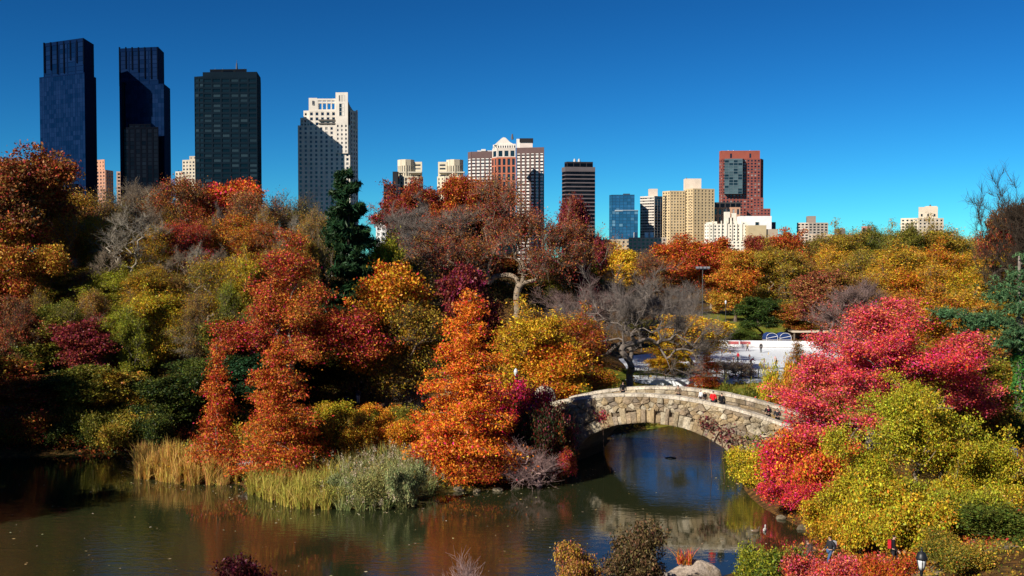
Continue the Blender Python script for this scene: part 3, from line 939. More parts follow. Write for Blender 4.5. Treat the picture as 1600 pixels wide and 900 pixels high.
def leaf_quads(rng, P, size, clump, aspect=.6, jitter=.75, spread=.5, vr=(.72, 1.28)):
    """one bent rhombus per point; clump is a 0..1 value per point that groups leaves of one bough"""
    n = len(P)
    a, b = rot_basis(rng, n)
    s = size * rng.uniform(1 - jitter, 1 + jitter, n)[:, None]
    up = np.cross(a, b)
    V = np.stack([P - a * s, P + b * s * aspect + up * s * .15, P + a * s, P - b * s * aspect + up * s * .15], 1).reshape(-1, 3)
    F = np.arange(4 * n).reshape(n, 4)
    mixv = np.clip(clump + rng.normal(size=n) * spread, 0, 1)
    val = rng.uniform(vr[0], vr[1], n)
    return V, F, mixv, val

def tubes_np(P0, P1, R0, R1, k=4):
    """open frusta between point pairs"""
    n = len(P0)
    D = P1 - P0
    L = np.linalg.norm(D, axis=1)[:, None] + 1e-9
    D = D / L
    ref = np.where(np.abs(D[:, 2:3]) > .9, np.array([[1., 0, 0]]), np.array([[0, 0, 1.]]))
    A = np.cross(D, ref); A /= np.linalg.norm(A, axis=1)[:, None]
    B = np.cross(D, A)
    th = np.arange(k) * 2 * np.pi / k
    ring = A[:, None] * np.cos(th)[None, :, None] + B[:, None] * np.sin(th)[None, :, None]
    V = np.concatenate([P0[:, None] + ring * R0[:, None, None], P1[:, None] + ring * R1[:, None, None]], 1).reshape(-1, 3)
    base = (np.arange(n) * 2 * k)[:, None]
    i = np.arange(k)
    F = np.stack([base + i, base + (i + 1) % k, base + k + (i + 1) % k, base + k + i], 2).reshape(-1, 4)
    return V, F

def join(parts):
    Vs, Fs, off = [], [], 0
    for V, F in parts:
        Vs.append(V); Fs.append(F + off); off += len(V)
    return np.concatenate(Vs), np.concatenate(Fs)

_hr = np.random.default_rng(123)
def hue_jit(n):
    return .5 + _hr.normal(size=n) * .026
PROTO = {}
def finish(key, wood, leaf, H, W, leafmat='leaf'):
    wm = mesh_np('trunk', wood[0], [wood[1]], smooth=True, mat=M['bark']) if wood is not None else None
    lm = None
    if leaf is not None:
        lm = mesh_np('crown', leaf[0], [leaf[1]], {'leaf_mix': leaf[2], 'leaf_val': leaf[3], 'leaf_hue': hue_jit(len(leaf[2]))}, mat=M[leafmat])
    PROTO[key] = (wm, lm, H, W)

def grow(key, seed, lobes, base_h, n_attr=300, r_tip=.012, pipe=.5, leaves=20, leaf=.16, sig=.42, twigs=0, twig_len=.9, twig_r=.012,
         step=.9, forks=1, aspect=.6, shell=.5, lean=(0, 0), droop=0.0, bare=0.0, vr=(.72, 1.28), clump_sd=.35, thin=1.0, up=.0, wander=.12, clumps=0, csig=.6):
    """a broadleaf tree: boughs grow to points spread through the lobes of its crown, limbs thicken towards the trunk"""
    rng = np.random.default_rng(seed)
    lobes = [(np.array(c, float), np.array(r, float)) for c, r in lobes]
    wts = np.array([np.prod(r) ** .75 for _, r in lobes]); wts /= wts.sum()
    which = rng.choice(len(lobes), n_attr, p=wts)
    d = rng.normal(size=(n_attr, 3)); d /= np.linalg.norm(d, axis=1)[:, None]
    rad = np.clip(np.abs(rng.normal(size=n_attr)) * .68, 0, 1.5)
    A = np.stack([lobes[w][0] + d[i] * rad[i] * lobes[w][1] for i, w in enumerate(which)])
    if clumps:
        # boughs carry their leaves in clumps with gaps between them
        cc = A[rng.choice(n_attr, clumps, replace=False)]
        ci = rng.choice(clumps, n_attr, p=rng.dirichlet(np.full(clumps, 3.0)))
        A = np.where(rng.uniform(0, 1, (n_attr, 1)) < .93, cc[ci] + rng.normal(size=(n_attr, 3)) * csig * np.array([1.15, 1.15, .7]), A)
    A[:, 2] = np.maximum(A[:, 2], base_h * .6 + .25)
    nodes = [np.zeros(3)]; par = [-1]
    top = np.array([lean[0], lean[1], base_h])
    nseg = max(2, int(base_h / .8))
    for k in range(1, nseg + 1):
        t = k / nseg
        nodes.append(top * t + np.array([rng.normal() * .05 * base_h / 3, rng.normal() * .05 * base_h / 3, 0]) * (t < 1)); par.append(k - 1)
    fork_at = len(nodes) - 1
    order = np.argsort(np.linalg.norm((A - top) * np.array([1, 1, .8]), axis=1))
    tips = []
    NA = np.zeros((n_attr * 14 + 200, 3)); NA[:len(nodes)] = nodes
    cnt = len(nodes)
    reach = np.zeros(len(NA)); reach[:cnt] = -1
    lo = max(0, fork_at - max(0, forks - 1))
    for ai in order:
        a = A[ai]
        da = np.linalg.norm(a - top)
        D = np.linalg.norm(NA[lo:cnt] - a, axis=1)
        cost = D + .22 * np.maximum(0, reach[lo:cnt])
        cost = np.where(reach[lo:cnt] > da * .97, 1e9, cost)
        j = lo + int(np.argmin(cost))
        p = NA[j]
        L = np.linalg.norm(a - p)
        k = int(min(12, max(1, round(L / step))))
        prev = j
        dirp = NA[j] - NA[par[j]] if par[j] >= 0 else np.array([0, 0, 1.])
        dirp = dirp / (np.linalg.norm(dirp) + 1e-9)
        c = p + (dirp * .45 + np.array([0, 0, up])) * L * .5 + rng.normal(size=3) * wander * L * .4
        for q in range(1, k + 1):
            t = q / k
            pt = (1 - t) ** 2 * p + 2 * t * (1 - t) * c + t * t * a
            pt[2] -= droop * math.sin(math.pi * t) * L * .2
            if q < k: pt = pt + rng.normal(size=3) * wander * .35
            NA[cnt] = pt; par.append(prev); reach[cnt] = np.linalg.norm(pt - top); prev = cnt; cnt += 1
        tips.append(prev)
    NA = NA[:cnt]; par = np.array(par)
    load = np.zeros(cnt); load[tips] = 1
    for i in range(cnt - 1, 0, -1):
        load[par[i]] += load[i]
    r = r_tip * np.maximum(load, .6) ** pipe * thin
    r[0] *= 1.35
    idx = np.arange(1, cnt)
    big = r[idx] > r_tip * 4.5
    parts = []
    for sel, k in ((idx[big], 7), (idx[~big], 4 if leaves < 15 else 3)):
        if len(sel):
            r0 = np.minimum(r[par[sel]], r[sel] * 1.35)
            r0 = np.where(par[sel] == 0, r[0], r0)
            parts.append(tubes_np(NA[par[sel]], NA[sel], r0, r[sel] * .96, k))
    T = NA[tips]
    if twigs:
        # fine twigs along the outer boughs
        src = np.array([i for i in range(1, cnt) if load[i] <= 5])
        s = rng.choice(src, twigs * n_attr)
        out = NA[s] - NA[par[s]]; out /= np.linalg.norm(out, axis=1)[:, None] + 1e-9
        P0 = NA[s] - (NA[s] - NA[par[s]]) * rng.uniform(0, 1, len(s))[:, None]
        dd = out * .8 + rng.normal(size=(len(s), 3)) * .62 + np.array([0, 0, .25 + up - droop])
        dd /= np.linalg.norm(dd, axis=1)[:, None]
        L = twig_len * rng.uniform(.35, 1.15, len(s))
        P1 = P0 + dd * L[:, None] * .55
        d2 = dd + rng.normal(size=dd.shape) * .4 + np.array([0, 0, .1 - droop]); d2 /= np.linalg.norm(d2, axis=1)[:, None]
        P2 = P1 + d2 * L[:, None] * .5
        rr = np.full(len(s), twig_r)
        parts.append(tubes_np(P0, P1, rr, rr * .75, 3))
        parts.append(tubes_np(P1, P2, rr * .75, rr * .3, 3))
        T = np.concatenate([T, P2[::max(1, twigs // 3)]])
    wood = join(parts)
    lf = None
    if leaves:
        keep = rng.uniform(0, 1, len(T)) >= bare
        T = T[keep]
        # clumps vary slowly through the crown
        ph = rng.uniform(0, 6, 3); fr = rng.uniform(.5, .9, 3)
        cl = .5 + clump_sd * (np.sin(T[:, 0] * fr[0] + ph[0]) + np.sin(T[:, 1] * fr[1] + ph[1]) + np.sin(T[:, 2] * fr[2] + ph[2])) / 1.7
        k = np.maximum(1, (leaves * rng.uniform(.5, 1.5, len(T))).astype(int))
        P = np.repeat(T, k, 0)
        g = rng.normal(size=P.shape) * sig * np.array([1.1, 1.1, .7])
        P = P + g
        V, F, mx, vl = leaf_quads(rng, P, leaf, np.repeat(cl, k), aspect, vr=vr)
        bump_v = np.repeat(rng.uniform(.82, 1.15, len(T)), k)
        lf = (V, F, mx, vl * bump_v)
    H = max(np.percentile(A[:, 2], 99.6), base_h) + sig
    W = (max(np.ptp(np.percentile(A[:, 0], [1, 99])), np.ptp(np.percentile(A[:, 1], [1, 99]))) + 2 * sig) * 1.04
    finish(key, wood, lf, H, W)

def round_lobes(rng, n, w, h0, h1, k=.42):
    out = []
    for i in range(n):
        a = 2 * math.pi * (i + rng.random() * .6) / n
        rr = w * .5 * (1 - k) * rng.uniform(.35, 1.15)
        z = h0 + (h1 - h0) * rng.uniform(.18, .8)
        out.append(((rr * math.cos(a), rr * math.sin(a), z), (w * .5 * k * rng.uniform(.55, 1.2),) * 2 + ((h1 - h0) * .22 * rng.uniform(.6, 1.3),)))
    for _ in range(3):
        out.append(((rng.uniform(-.18, .18) * w, rng.uniform(-.18, .18) * w, h0 + (h1 - h0) * rng.uniform(.68, .84)), (w * rng.uniform(.12, .22),) * 2 + ((h1 - h0) * rng.uniform(.14, .24),)))
    return out

pr_ = random.Random(3)
# full crowns
KW = dict(twigs=3, twig_len=1.3, twig_r=.012, vr=(.36, 1.5))
grow('oak_a', 1, round_lobes(pr_, 8, 11, 2.2, 15), 2.6, 420, leaves=44, leaf=.112, sig=.34, r_tip=.014, clumps=62, csig=.5, **KW)
grow('oak_b', 2, round_lobes(pr_, 9, 12, 2.0, 14), 2.4, 420, leaves=44, leaf=.112, sig=.34, r_tip=.014, clumps=58, csig=.52, **KW)
grow('maple_a', 3, round_lobes(pr_, 8, 8, 1.0, 13), 1.6, 360, leaves=38, leaf=.108, sig=.3, r_tip=.012, clumps=46, csig=.4, **KW)
grow('maple_b', 4, round_lobes(pr_, 9, 9, .8, 12), 1.4, 360, leaves=38, leaf=.108, sig=.3, r_tip=.012, clumps=48, csig=.42, **KW)
# thinning crowns with the boughs showing
grow('thin_a', 5, round_lobes(pr_, 8, 9, 2.0, 15), 3.8, 400, leaves=21, leaf=.085, sig=.55, twigs=9, twig_len=1.25, twig_r=.016, r_tip=.016, up=.2, bare=.1, clumps=80, csig=.7, vr=(.36, 1.5))
grow('thin_b', 6, round_lobes(pr_, 8, 8, 1.6, 14), 2.6, 400, leaves=17, leaf=.085, sig=.55, twigs=10, twig_len=1.25, twig_r=.016, r_tip=.016, up=.3, bare=.15, clumps=80, csig=.7, vr=(.36, 1.5))
grow('thin_c', 7, round_lobes(pr_, 8, 10, 2.4, 16), 4.6, 400, leaves=13, leaf=.085, sig=.55, twigs=12, twig_len=1.3, twig_r=.017, r_tip=.016, up=.3, bare=.2, clumps=80, csig=.8, vr=(.36, 1.5))
# feathery upright crowns, willow like
grow('plume_a', 8, round_lobes(pr_, 9, 9, .8, 12, .34), 1.0, 440, leaves=26, leaf=.115, sig=.32, twigs=8, twig_len=1.2, twig_r=.014, aspect=.3, up=.55, forks=2, r_tip=.010, clumps=70, csig=.5, vr=(.36, 1.5))
grow('plume_b', 9, round_lobes(pr_, 8, 8, .8, 12, .36), 1.0, 420, leaves=25, leaf=.115, sig=.32, twigs=8, twig_len=1.2, twig_r=.014, aspect=.3, up=.6, forks=2, r_tip=.010, clumps=64, csig=.5, vr=(.36, 1.5))
# bare trees
grow('bare_a', 10, round_lobes(pr_, 8, 12, 3, 14), 2.6, 460, leaves=0, twigs=15, twig_len=1.3, twig_r=.014, r_tip=.010, up=.45)
grow('bare_slim', 18, round_lobes(pr_, 6, 8, 5, 15), 4.5, 240, leaves=0, twigs=7, twig_len=1.2, twig_r=.012, r_tip=.010, up=.5)
grow('bare_b', 11, round_lobes(pr_, 7, 9, 4, 15), 3.6, 420, leaves=0, twigs=12, twig_len=1.2, twig_r=.015, r_tip=.014, up=.4)
# shrubs
def bush_lobes(rng, n, w, h):
    out = []
    for i in range(n):
        a = rng.uniform(0, 6.28); r = w * .5 * rng.uniform(.1, .75); k = rng.uniform(.22, .45)
        out.append(((r * math.cos(a), r * math.sin(a), h * rng.uniform(.3, .72)), (w * .5 * k, w * .5 * k, h * rng.uniform(.2, .34))))
    return out
grow('shrub_a', 12, bush_lobes(pr_, 9, 4.4, 2.7), .3, 260, leaves=44, leaf=.052, sig=.2, r_tip=.006, twigs=3, twig_len=.55, twig_r=.006, clumps=46, csig=.19, vr=(.36, 1.5))
grow('shrub_b', 13, bush_lobes(pr_, 9, 4.0, 3.4), .3, 260, leaves=42, leaf=.052, sig=.2, r_tip=.006, twigs=4, twig_len=.65, twig_r=.006, up=.4, clumps=50, csig=.2, vr=(.36, 1.5))
grow('shrub_c', 14, bush_lobes(pr_, 11, 5.4, 2.2), .25, 280, leaves=42, leaf=.052, sig=.2, r_tip=.006, twigs=3, twig_len=.55, twig_r=.006, clumps=52, csig=.2, vr=(.36, 1.5))
grow('twig_bare', 17, bush_lobes(pr_, 8, 4.0, 3.0), .5, 190, leaves=0, r_tip=.010, twigs=9, twig_len=.8, twig_r=.010, up=.35)
grow('twig_shrub', 15, bush_lobes(pr_, 8, 4.0, 2.8), .25, 260, leaves=3, leaf=.06, sig=.2, r_tip=.009, twigs=11, twig_len=.75, twig_r=.009, up=.3, bare=.3)
# sprays for the foreground
grow('upright_shrub', 16, bush_lobes(pr_, 9, 3.0, 2.6), .2, 200, leaves=34, leaf=.042, sig=.15, r_tip=.005, twigs=6, twig_len=.6, twig_r=.005, up=.9, vr=(.5, 1.4), clumps=44, csig=.16)

def conifer(key, seed, H, Rad, n_br, tufts, kind='cypress', bare_to=.05, leaf=.1):
    """a straight leader with whorls of boughs"""
    rng = np.random.default_rng(seed)
    P0, P1, R0, R1, L = [], [], [], [], []
    zs = np.linspace(0, H * .99, 14)
    bend = np.cumsum(rng.normal(size=(14, 2)) * .03, 0)
    cx = lambda z: np.array([np.interp(z, zs, bend[:, 0]), np.interp(z, zs, bend[:, 1])])
    for k in range(13):
        P0.append([*cx(zs[k]), zs[k]]); P1.append([*cx(zs[k + 1]), zs[k + 1]])
        rr = lambda z: .018 * H * (1 - z / H) ** .8 + .015
        R0.append(rr(zs[k])); R1.append(rr(zs[k + 1]))
    pts, clump, ax = [], [], []
    for b in range(n_br):
        f = bare_to + (1 - bare_to) * (b + rng.random()) / n_br
        z = f * H * .98
        g = (1 - f)
        if kind == 'cypress':
            ln = Rad * (g ** .58) * rng.choice([rng.uniform(.3, .8), rng.uniform(.75, 1.25)])
            rise, sag = .10, .18
        else:
            ln = Rad * (g ** .6) * rng.uniform(.55, 1.15)
            rise, sag = -.05, -.30
        ln = max(ln, .25)
        th = b * 2.399 + rng.normal() * .6; z = min(H * .985, max(.3, z + rng.normal() * .03 * H))
        dh = np.array([math.cos(th), math.sin(th)])
        m = 5
        prev = np.array([*cx(z), z])
        for q in range(1, m + 1):
            t = q / m
            zz = z + ln * (rise * t * 2 - sag * t * t) + rng.normal() * .03
            p = np.array([*(cx(z) + dh * ln * t), zz])
            P0.append(prev); P1.append(p); R0.append((.010 * ln + .012) * (1.05 - (q - 1) / m)); R1.append((.010 * ln + .012) * (1.02 - t))
            nt = max(1, int(tufts * (ln / Rad) * (.35 + t)))
            if t > .38 or kind == 'cypress':
                base = prev + (p - prev) * rng.uniform(0, 1, nt)[:, None]
                side = np.array([-dh[1], dh[0], 0]) * rng.normal(size=(nt, 1)) * ln * .20 * (1.2 - .5 * t)
                pts.append(base + side + rng.normal(size=(nt, 3)) * (np.array([.20, .20, .15]) if kind == 'cypress' else np.array([.10, .10, .06])))
                clump.append(np.full(nt, rng.uniform(.2, .8)))
            prev = p
    wood = tubes_np(np.array(P0), np.array(P1), np.array(R0), np.array(R1), 5)
    P = np.concatenate(pts); C = np.concatenate(clump)
    if kind == 'cypress':
        V, F, mx, vl = leaf_quads(rng, P, leaf, C, .5, spread=.3)
    else:
        k = 7
        PP = np.repeat(P, k, 0)
        V, F, mx, vl = leaf_quads(rng, PP + rng.normal(size=PP.shape) * .07, leaf, np.repeat(C, k), .16, spread=.25)
    finish(key, wood, (V, F, mx, vl), H, 2 * Rad)
conifer('cypress_a', 21, 13, 4.2, 230, 105, leaf=.072)
conifer('cypress_b', 22, 10, 3.6, 190, 90, leaf=.07)
conifer('cypress_c', 23, 8, 2.0, 100, 62, leaf=.064)
conifer('pine_a', 24, 15, 4.4, 92, 44, 'pine', .06, .24)

# --- single trees that the photograph shows large
# spreading beech on the hill, trunks forking low
grow('beech', 31, [((-7, 0, 10), (5.5, 5, 5)), ((0, 0, 13), (7, 6, 5.5)), ((7, 0, 11), (6, 5, 5.5)), ((11, 1, 9), (3.5, 4, 4.5)), ((-11, 0, 8.5), (3, 4, 4)), ((3, -2, 8), (5, 4, 3))],
     3.6, 1000, leaves=15, leaf=.095, sig=.6, twigs=9, twig_len=1.3, twig_r=.014, r_tip=.018, forks=3, up=.65, bare=.15, pipe=.5, clumps=150, csig=.9, vr=(.38, 1.5))
# low wide bare tree behind the bridge
grow('bare_wide', 32, [((-6, 0, 6.5), (5.5, 4, 4)), ((0, 0, 9), (6, 5, 4.5)), ((6, 0, 7.5), (5, 4, 4.5)), ((9, 0, 5.0), (3, 3, 3)), ((-9, 0, 4.5), (2.5, 3, 3))], 2.0, 620, leaves=0,
     twigs=12, twig_len=1.6, twig_r=.016, r_tip=.018, forks=1, up=.2)
# tall bare tree, a fan of fine twigs
grow('bare_fan', 36, [((0, 0, 19), (7, 6, 5)), ((-7, 0, 15), (5, 5, 5)), ((7, 0, 16), (5, 5, 5)), ((-10, 0, 11), (3, 3, 3)), ((3, 0, 13), (6, 5, 4))], 6.0, 720, leaves=0, twigs=11, twig_len=2.2, twig_r=.022, r_tip=.013, up=.5)
# crimson tree over the right bank
grow('crimson', 33, [((1.0, 1, 8.3), (4.6, 3.6, 2.8)), ((4.6, 1, 7.0), (3.2, 3, 2.4)), ((-2.4, 0, 6.6), (3.3, 3, 2.5)), ((-4.0, -1, 3.9), (2.6, 2.4, 1.9)), ((-4.0, -3, 2.0), (2.2, 2.0, 1.3)), ((.5, 1, 11.0), (2.6, 2.2, 1.6)), ((6.0, 1, 4.6), (2.4, 2.0, 1.6)), ((-1.5, -2, 4.5), (2.6, 2, 2))],
     1.6, 1000, leaves=31, leaf=.062, sig=.28, twigs=4, twig_len=.7, twig_r=.009, r_tip=.010, forks=2, up=.1, vr=(.4, 1.5), clumps=190, csig=.32)
# yellow green thicket tree before it
grow('thicket', 34, [((0, 0, 4.6), (3.4, 3, 2.2)), ((3.6, 0, 3.4), (3.2, 2.6, 2.0)), ((-3.6, 0, 3.0), (2.8, 2.4, 1.9)), ((-1.2, 0, 6.6), (2.4, 2.2, 1.4)), ((6.0, 0, 2.4), (2.4, 2.4, 1.6)), ((-5.4, 0, 1.8), (1.8, 1.8, 1.2)), ((1.5, -1.6, 1.6), (3.5, 2, 1.2)), ((-3.0, -1.5, 1.3), (2.6, 1.8, 1.0)), ((4.6, -1.5, 1.4), (2.6, 1.8, 1.1))],
     .9, 950, leaves=48, leaf=.056, sig=.26, twigs=4, twig_len=.7, twig_r=.010, r_tip=.011, forks=1, vr=(.38, 1.5), clumps=180, csig=.3)
# layered red maple on the peninsula
grow('red_maple', 35, [((0, 0, 15), (1.7, 1.7, 3.0)), ((0, 0, 11), (3.8, 3.2, 2.2)), ((4.6, 0, 9.4), (3.2, 2.6, 1.9)), ((-4.0, 0, 8.6), (3.0, 2.6, 1.7)), ((1.0, 0, 7.2), (4.8, 3.0, 1.8)), ((6.6, 0, 7.4), (2.2, 2.0, 1.5)), ((-1.5, 0, 12.5), (2.0, 2.0, 1.7))],
     3.6, 760, leaves=40, leaf=.078, sig=.4, r_tip=.013, twigs=3, twig_len=.8, twig_r=.011, vr=(.38, 1.5), clumps=130, csig=.5, wander=.16)

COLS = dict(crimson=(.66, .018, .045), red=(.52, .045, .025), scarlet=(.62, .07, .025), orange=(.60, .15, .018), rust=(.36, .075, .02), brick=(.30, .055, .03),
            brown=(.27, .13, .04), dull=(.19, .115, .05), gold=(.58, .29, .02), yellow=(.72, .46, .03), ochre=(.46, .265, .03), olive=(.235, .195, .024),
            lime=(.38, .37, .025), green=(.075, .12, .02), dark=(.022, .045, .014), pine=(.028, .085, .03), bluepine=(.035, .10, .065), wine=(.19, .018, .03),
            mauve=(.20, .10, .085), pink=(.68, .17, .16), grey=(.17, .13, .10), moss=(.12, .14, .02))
BARK = dict(dark=(.07, .05, .035), mid=(.15, .11, .08), pale=(.34, .29, .22), grey=(.20, .165, .14), tan=(.26, .20, .14), mauve=(.24, .16, .14), pink=(.36, .24, .22))
vr_ = random.Random(77)
N_PLANTS = 0
def plant(proto, name, label, px, ytop, d, wpx, ca, cb, cat='tree', group=None, bark='mid', rz=None, dx=0.0, base=None, stretch=1.0):
    """stand a plant at distance d so that its top and width come where they are seen"""
    global N_PLANTS
    wm, lm, H, W = PROTO[proto]
    top = at(px, ytop, d)
    x, y = top.x + dx, d
    z = (ground(x, y) if base is None else base) - .12
    h = max(.5, top.z - z)
    w = wpx / 1600 * d
    root = empty(name, (x, y, z), vr_.uniform(0, 6.28) if rz is None else rz)
    sx = w / W
    root.scale = (sx, sx * stretch, h / H)
    tag(root, label, cat, group)
    ca, cb = COLS.get(ca, ca), COLS.get(cb, cb)
    f = vr_.uniform(.9, 1.1)
    if wm: put('trunk', wm, root, color=BARK[bark])
    if lm:
        c = put('crown', lm, root, color=tuple(v * f for v in ca))
        c['tint'] = [v * f for v in cb]
    N_PLANTS += 1
    return root

ORD = 'first second third fourth fifth sixth seventh eighth ninth tenth eleventh twelfth thirteenth fourteenth fifteenth sixteenth seventeenth eighteenth nineteenth twentieth 21st 22nd 23rd 24th 25th 26th 27th 28th'.split()
WORDS = dict(thin_a='thinning tree', thin_b='thinning tree', thin_c='half bare tree', oak_a='full crowned tree', oak_b='full crowned tree', maple_a='leafy tree', maple_b='leafy tree',
             plume_a='feathery tree', plume_b='feathery tree', bare_a='bare tree', bare_slim='slim bare tree', bare_b='bare tree', shrub_a='shrub', shrub_b='shrub', shrub_c='shrub', twig_shrub='twiggy shrub')
CW = dict(brick='dark red', dull='dull brown', lime='yellow green', dark='dark green', grey='grey brown', wine='wine red', moss='mossy green', ochre='ochre')
def row(where, d, jit, items, group, dense=False):
    if dense:
        # narrower crowns and a thinner neighbour between each two
        extra = []
        for (px, yt, w, proto, ca, cb) in items:
            extra.append((px + vr_.uniform(18, 30), yt + vr_.uniform(-16, 24), w * vr_.uniform(.48, .66), vr_.choice(['thin_a', 'thin_b', 'thin_c', 'plume_a']), cb, ca))
        swap = lambda p: vr_.choice(['thin_a', 'thin_b', p]) if p[:5] in ('plume', 'maple') else p
        items = [(px, yt, w * .8, swap(proto), ca, cb) for (px, yt, w, proto, ca, cb) in items] + extra
    items = sorted(items, key=lambda t: t[0])
    for i, (px, yt, w, proto, ca, cb) in enumerate(items):
        kind = WORDS[proto]
        cw = CW.get(ca, ca) if isinstance(ca, str) else "pale green"
        lab = f"{cw} {kind}, {ORD[i]} from the left {where}"
        cat = 'shrub' if 'shrub' in proto else 'tree'
        nm = 'shrub' if cat == 'shrub' else ('bare_tree' if 'bare' in proto else 'autumn_tree')
        plant(proto, nm, lab, px, yt, d + vr_.uniform(-jit, jit), w, ca, cb, cat, group, vr_.choice(['mid', 'grey', 'pale', 'tan']))
# ------------------------------------------------------------------ the wooded hill on the left
plant('oak_a', 'oak_tree', 'tall rust brown oak at the left edge of the picture', 30, 236, 118, 165, 'rust', 'brown', bark='dark')
plant('oak_b', 'oak_tree', 'gold and rust tree below the tall oak at the left edge', 12, 345, 113, 150, 'ochre', 'rust', bark='dark')
G1 = 'trees along the crest of the hill'
row('along the crest of the wooded hill', 134, 4, [
    (92, 303, 90, 'thin_a', 'ochre', 'gold'), (130, 300, 95, 'thin_b', 'brown', 'ochre'), (172, 296, 95, 'thin_c', 'brown', 'olive'), (212, 284, 85, 'bare_b', 'grey', 'grey'),
    (246, 290, 90, 'thin_c', 'dull', 'brown'), (280, 282, 95, 'thin_a', 'rust', 'brown'), (318, 296, 85, 'thin_a', 'brick', 'rust'), (350, 290, 100, 'maple_a', 'scarlet', 'orange'),
    (392, 298, 90, 'thin_b', 'rust', 'brown'), (432, 302, 90, 'thin_c', 'brown', 'dull'), (470, 306, 85, 'thin_c', 'dull', 'olive'), (505, 335, 80, 'thin_b', 'olive', 'brown')], G1)
G2 = 'trees on the upper slope'
row("on the hill's upper slope", 124, 3, [
    (72, 338, 100, 'thin_a', 'gold', 'rust'), (118, 350, 95, 'thin_b', 'olive', 'ochre'), (160, 340, 95, 'thin_a', 'gold', 'ochre'), (248, 352, 95, 'thin_b', 'olive', 'gold'),
    (286, 350, 90, 'thin_a', 'rust', 'red'), (322, 345, 95, 'maple_b', 'rust', 'ochre'), (358, 338, 100, 'thin_a', 'orange', 'ochre'), (398, 352, 90, 'thin_a', 'orange', 'brown'),
    (445, 372, 85, 'thin_c', 'brown', 'ochre'), (482, 372, 80, 'thin_b', 'dull', 'olive')], G2, dense=True)
plant('bare_slim', 'bare_tree', 'pale forked bare tree standing in the middle of the wooded hill', 205, 322, 119, 125, 'grey', 'grey', bark='pale')
G3 = 'trees on the middle slope'
row("on the hill's middle slope", 114, 3, [
    (28, 405, 110, 'thin_a', 'rust', 'ochre'), (82, 418, 110, 'maple_b', 'olive', 'ochre'), (132, 425, 100, 'thin_b', 'brown', 'dull'), (178, 425, 100, 'plume_a', 'lime', 'olive'),
    (232, 432, 100, 'plume_b', 'olive', 'gold'), (282, 430, 95, 'thin_a', 'olive', 'brown'), (325, 405, 100, 'plume_a', 'gold', 'olive'), (372, 400, 100, 'maple_a', 'lime', 'gold'),
    (418, 425, 85, 'thin_b', 'olive', 'dull')], G3, dense=True)
G4 = 'trees and shrubs on the lower slope'
row("on the hill's lower slope", 104.5, 2, [
    (14, 470, 120, 'oak_b', 'rust', 'dull'), (78, 486, 115, 'maple_a', 'olive', 'moss'), (132, 505, 110, 'maple_b', 'brick', 'wine'), (188, 490, 105, 'plume_b', 'lime', 'moss'),
    (240, 462, 105, 'plume_a', 'lime', 'gold'), (296, 490, 100, 'thin_c', 'dull', 'olive'), (345, 500, 95, 'maple_a', 'dark', 'olive'), (392, 480, 90, 'thin_b', 'olive', 'moss')], G4, dense=True)
G5 = 'shrubs along the shaded shore'
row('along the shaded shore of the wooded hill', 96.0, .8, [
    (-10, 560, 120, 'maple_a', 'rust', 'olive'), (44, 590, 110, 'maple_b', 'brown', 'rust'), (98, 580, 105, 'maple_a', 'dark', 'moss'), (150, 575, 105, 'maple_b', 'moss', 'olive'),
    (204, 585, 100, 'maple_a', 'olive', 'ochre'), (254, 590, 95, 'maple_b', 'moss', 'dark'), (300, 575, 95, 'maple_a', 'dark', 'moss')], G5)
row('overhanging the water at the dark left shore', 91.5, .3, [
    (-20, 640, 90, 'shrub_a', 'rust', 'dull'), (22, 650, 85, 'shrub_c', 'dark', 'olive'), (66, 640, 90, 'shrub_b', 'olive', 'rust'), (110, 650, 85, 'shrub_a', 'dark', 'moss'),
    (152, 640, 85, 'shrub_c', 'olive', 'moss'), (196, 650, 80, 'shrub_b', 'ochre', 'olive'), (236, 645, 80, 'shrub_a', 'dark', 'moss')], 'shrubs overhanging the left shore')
# trees of the same wood just outside the picture, they shade the left shore
for k, (x, y, h, w) in enumerate([(-57, 77, 21, 13), (-55, 66, 21, 13), (-63, 86, 20, 12), (-53, 56, 19, 11), (-66, 72, 21, 13)]):
    t = plant('oak_a' if k % 2 else 'oak_b', 'oak_tree', f'brown oak left of the picture, {ORD[k]} counted along the bank', 800 + x / y * 1600, 100, y, w / y * 1600, 'brown', 'olive', group='oaks left of the picture', base=ground(x, y) if ground(x, y) > 0 else .3)
    t.scale[2] = h / PROTO['oak_a'][2]
# ------------------------------------------------------------------ middle of the picture
plant('pine_a', 'pine_tree', 'dark green pine rising above the wood beside the white tower', 544, 264, 124, 165, 'pine', 'dark', bark='dark')
plant('red_maple', 'maple_tree', 'scarlet and orange layered maple behind the small cypresses', 452, 366, 99, 250, (.50, .055, .025), (.52, .21, .03), bark='grey', rz=0.0)
plant('plume_b', 'autumn_tree', 'yellow green small tree right of the dark pine', 598, 378, 128, 80, 'lime', 'olive')
plant('maple_b', 'maple_tree', 'gold and orange tree between the red maple and the big orange cypress', 604, 425, 106, 120, 'gold', 'orange')
plant('thin_b', 'autumn_tree', 'olive thinning tree left of the big orange cypress', 636, 468, 104, 130, 'olive', 'ochre')
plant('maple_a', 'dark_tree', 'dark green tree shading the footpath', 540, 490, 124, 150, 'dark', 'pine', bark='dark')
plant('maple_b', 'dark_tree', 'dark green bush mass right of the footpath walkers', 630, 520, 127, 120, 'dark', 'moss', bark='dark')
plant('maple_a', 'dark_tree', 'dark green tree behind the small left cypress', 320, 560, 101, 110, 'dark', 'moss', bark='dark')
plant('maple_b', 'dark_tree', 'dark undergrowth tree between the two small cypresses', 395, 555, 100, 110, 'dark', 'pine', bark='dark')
plant('maple_b', 'dark_tree', 'dark undergrowth tree right of the red maple trunk', 490, 545, 110, 110, 'dark', 'olive', bark='dark')
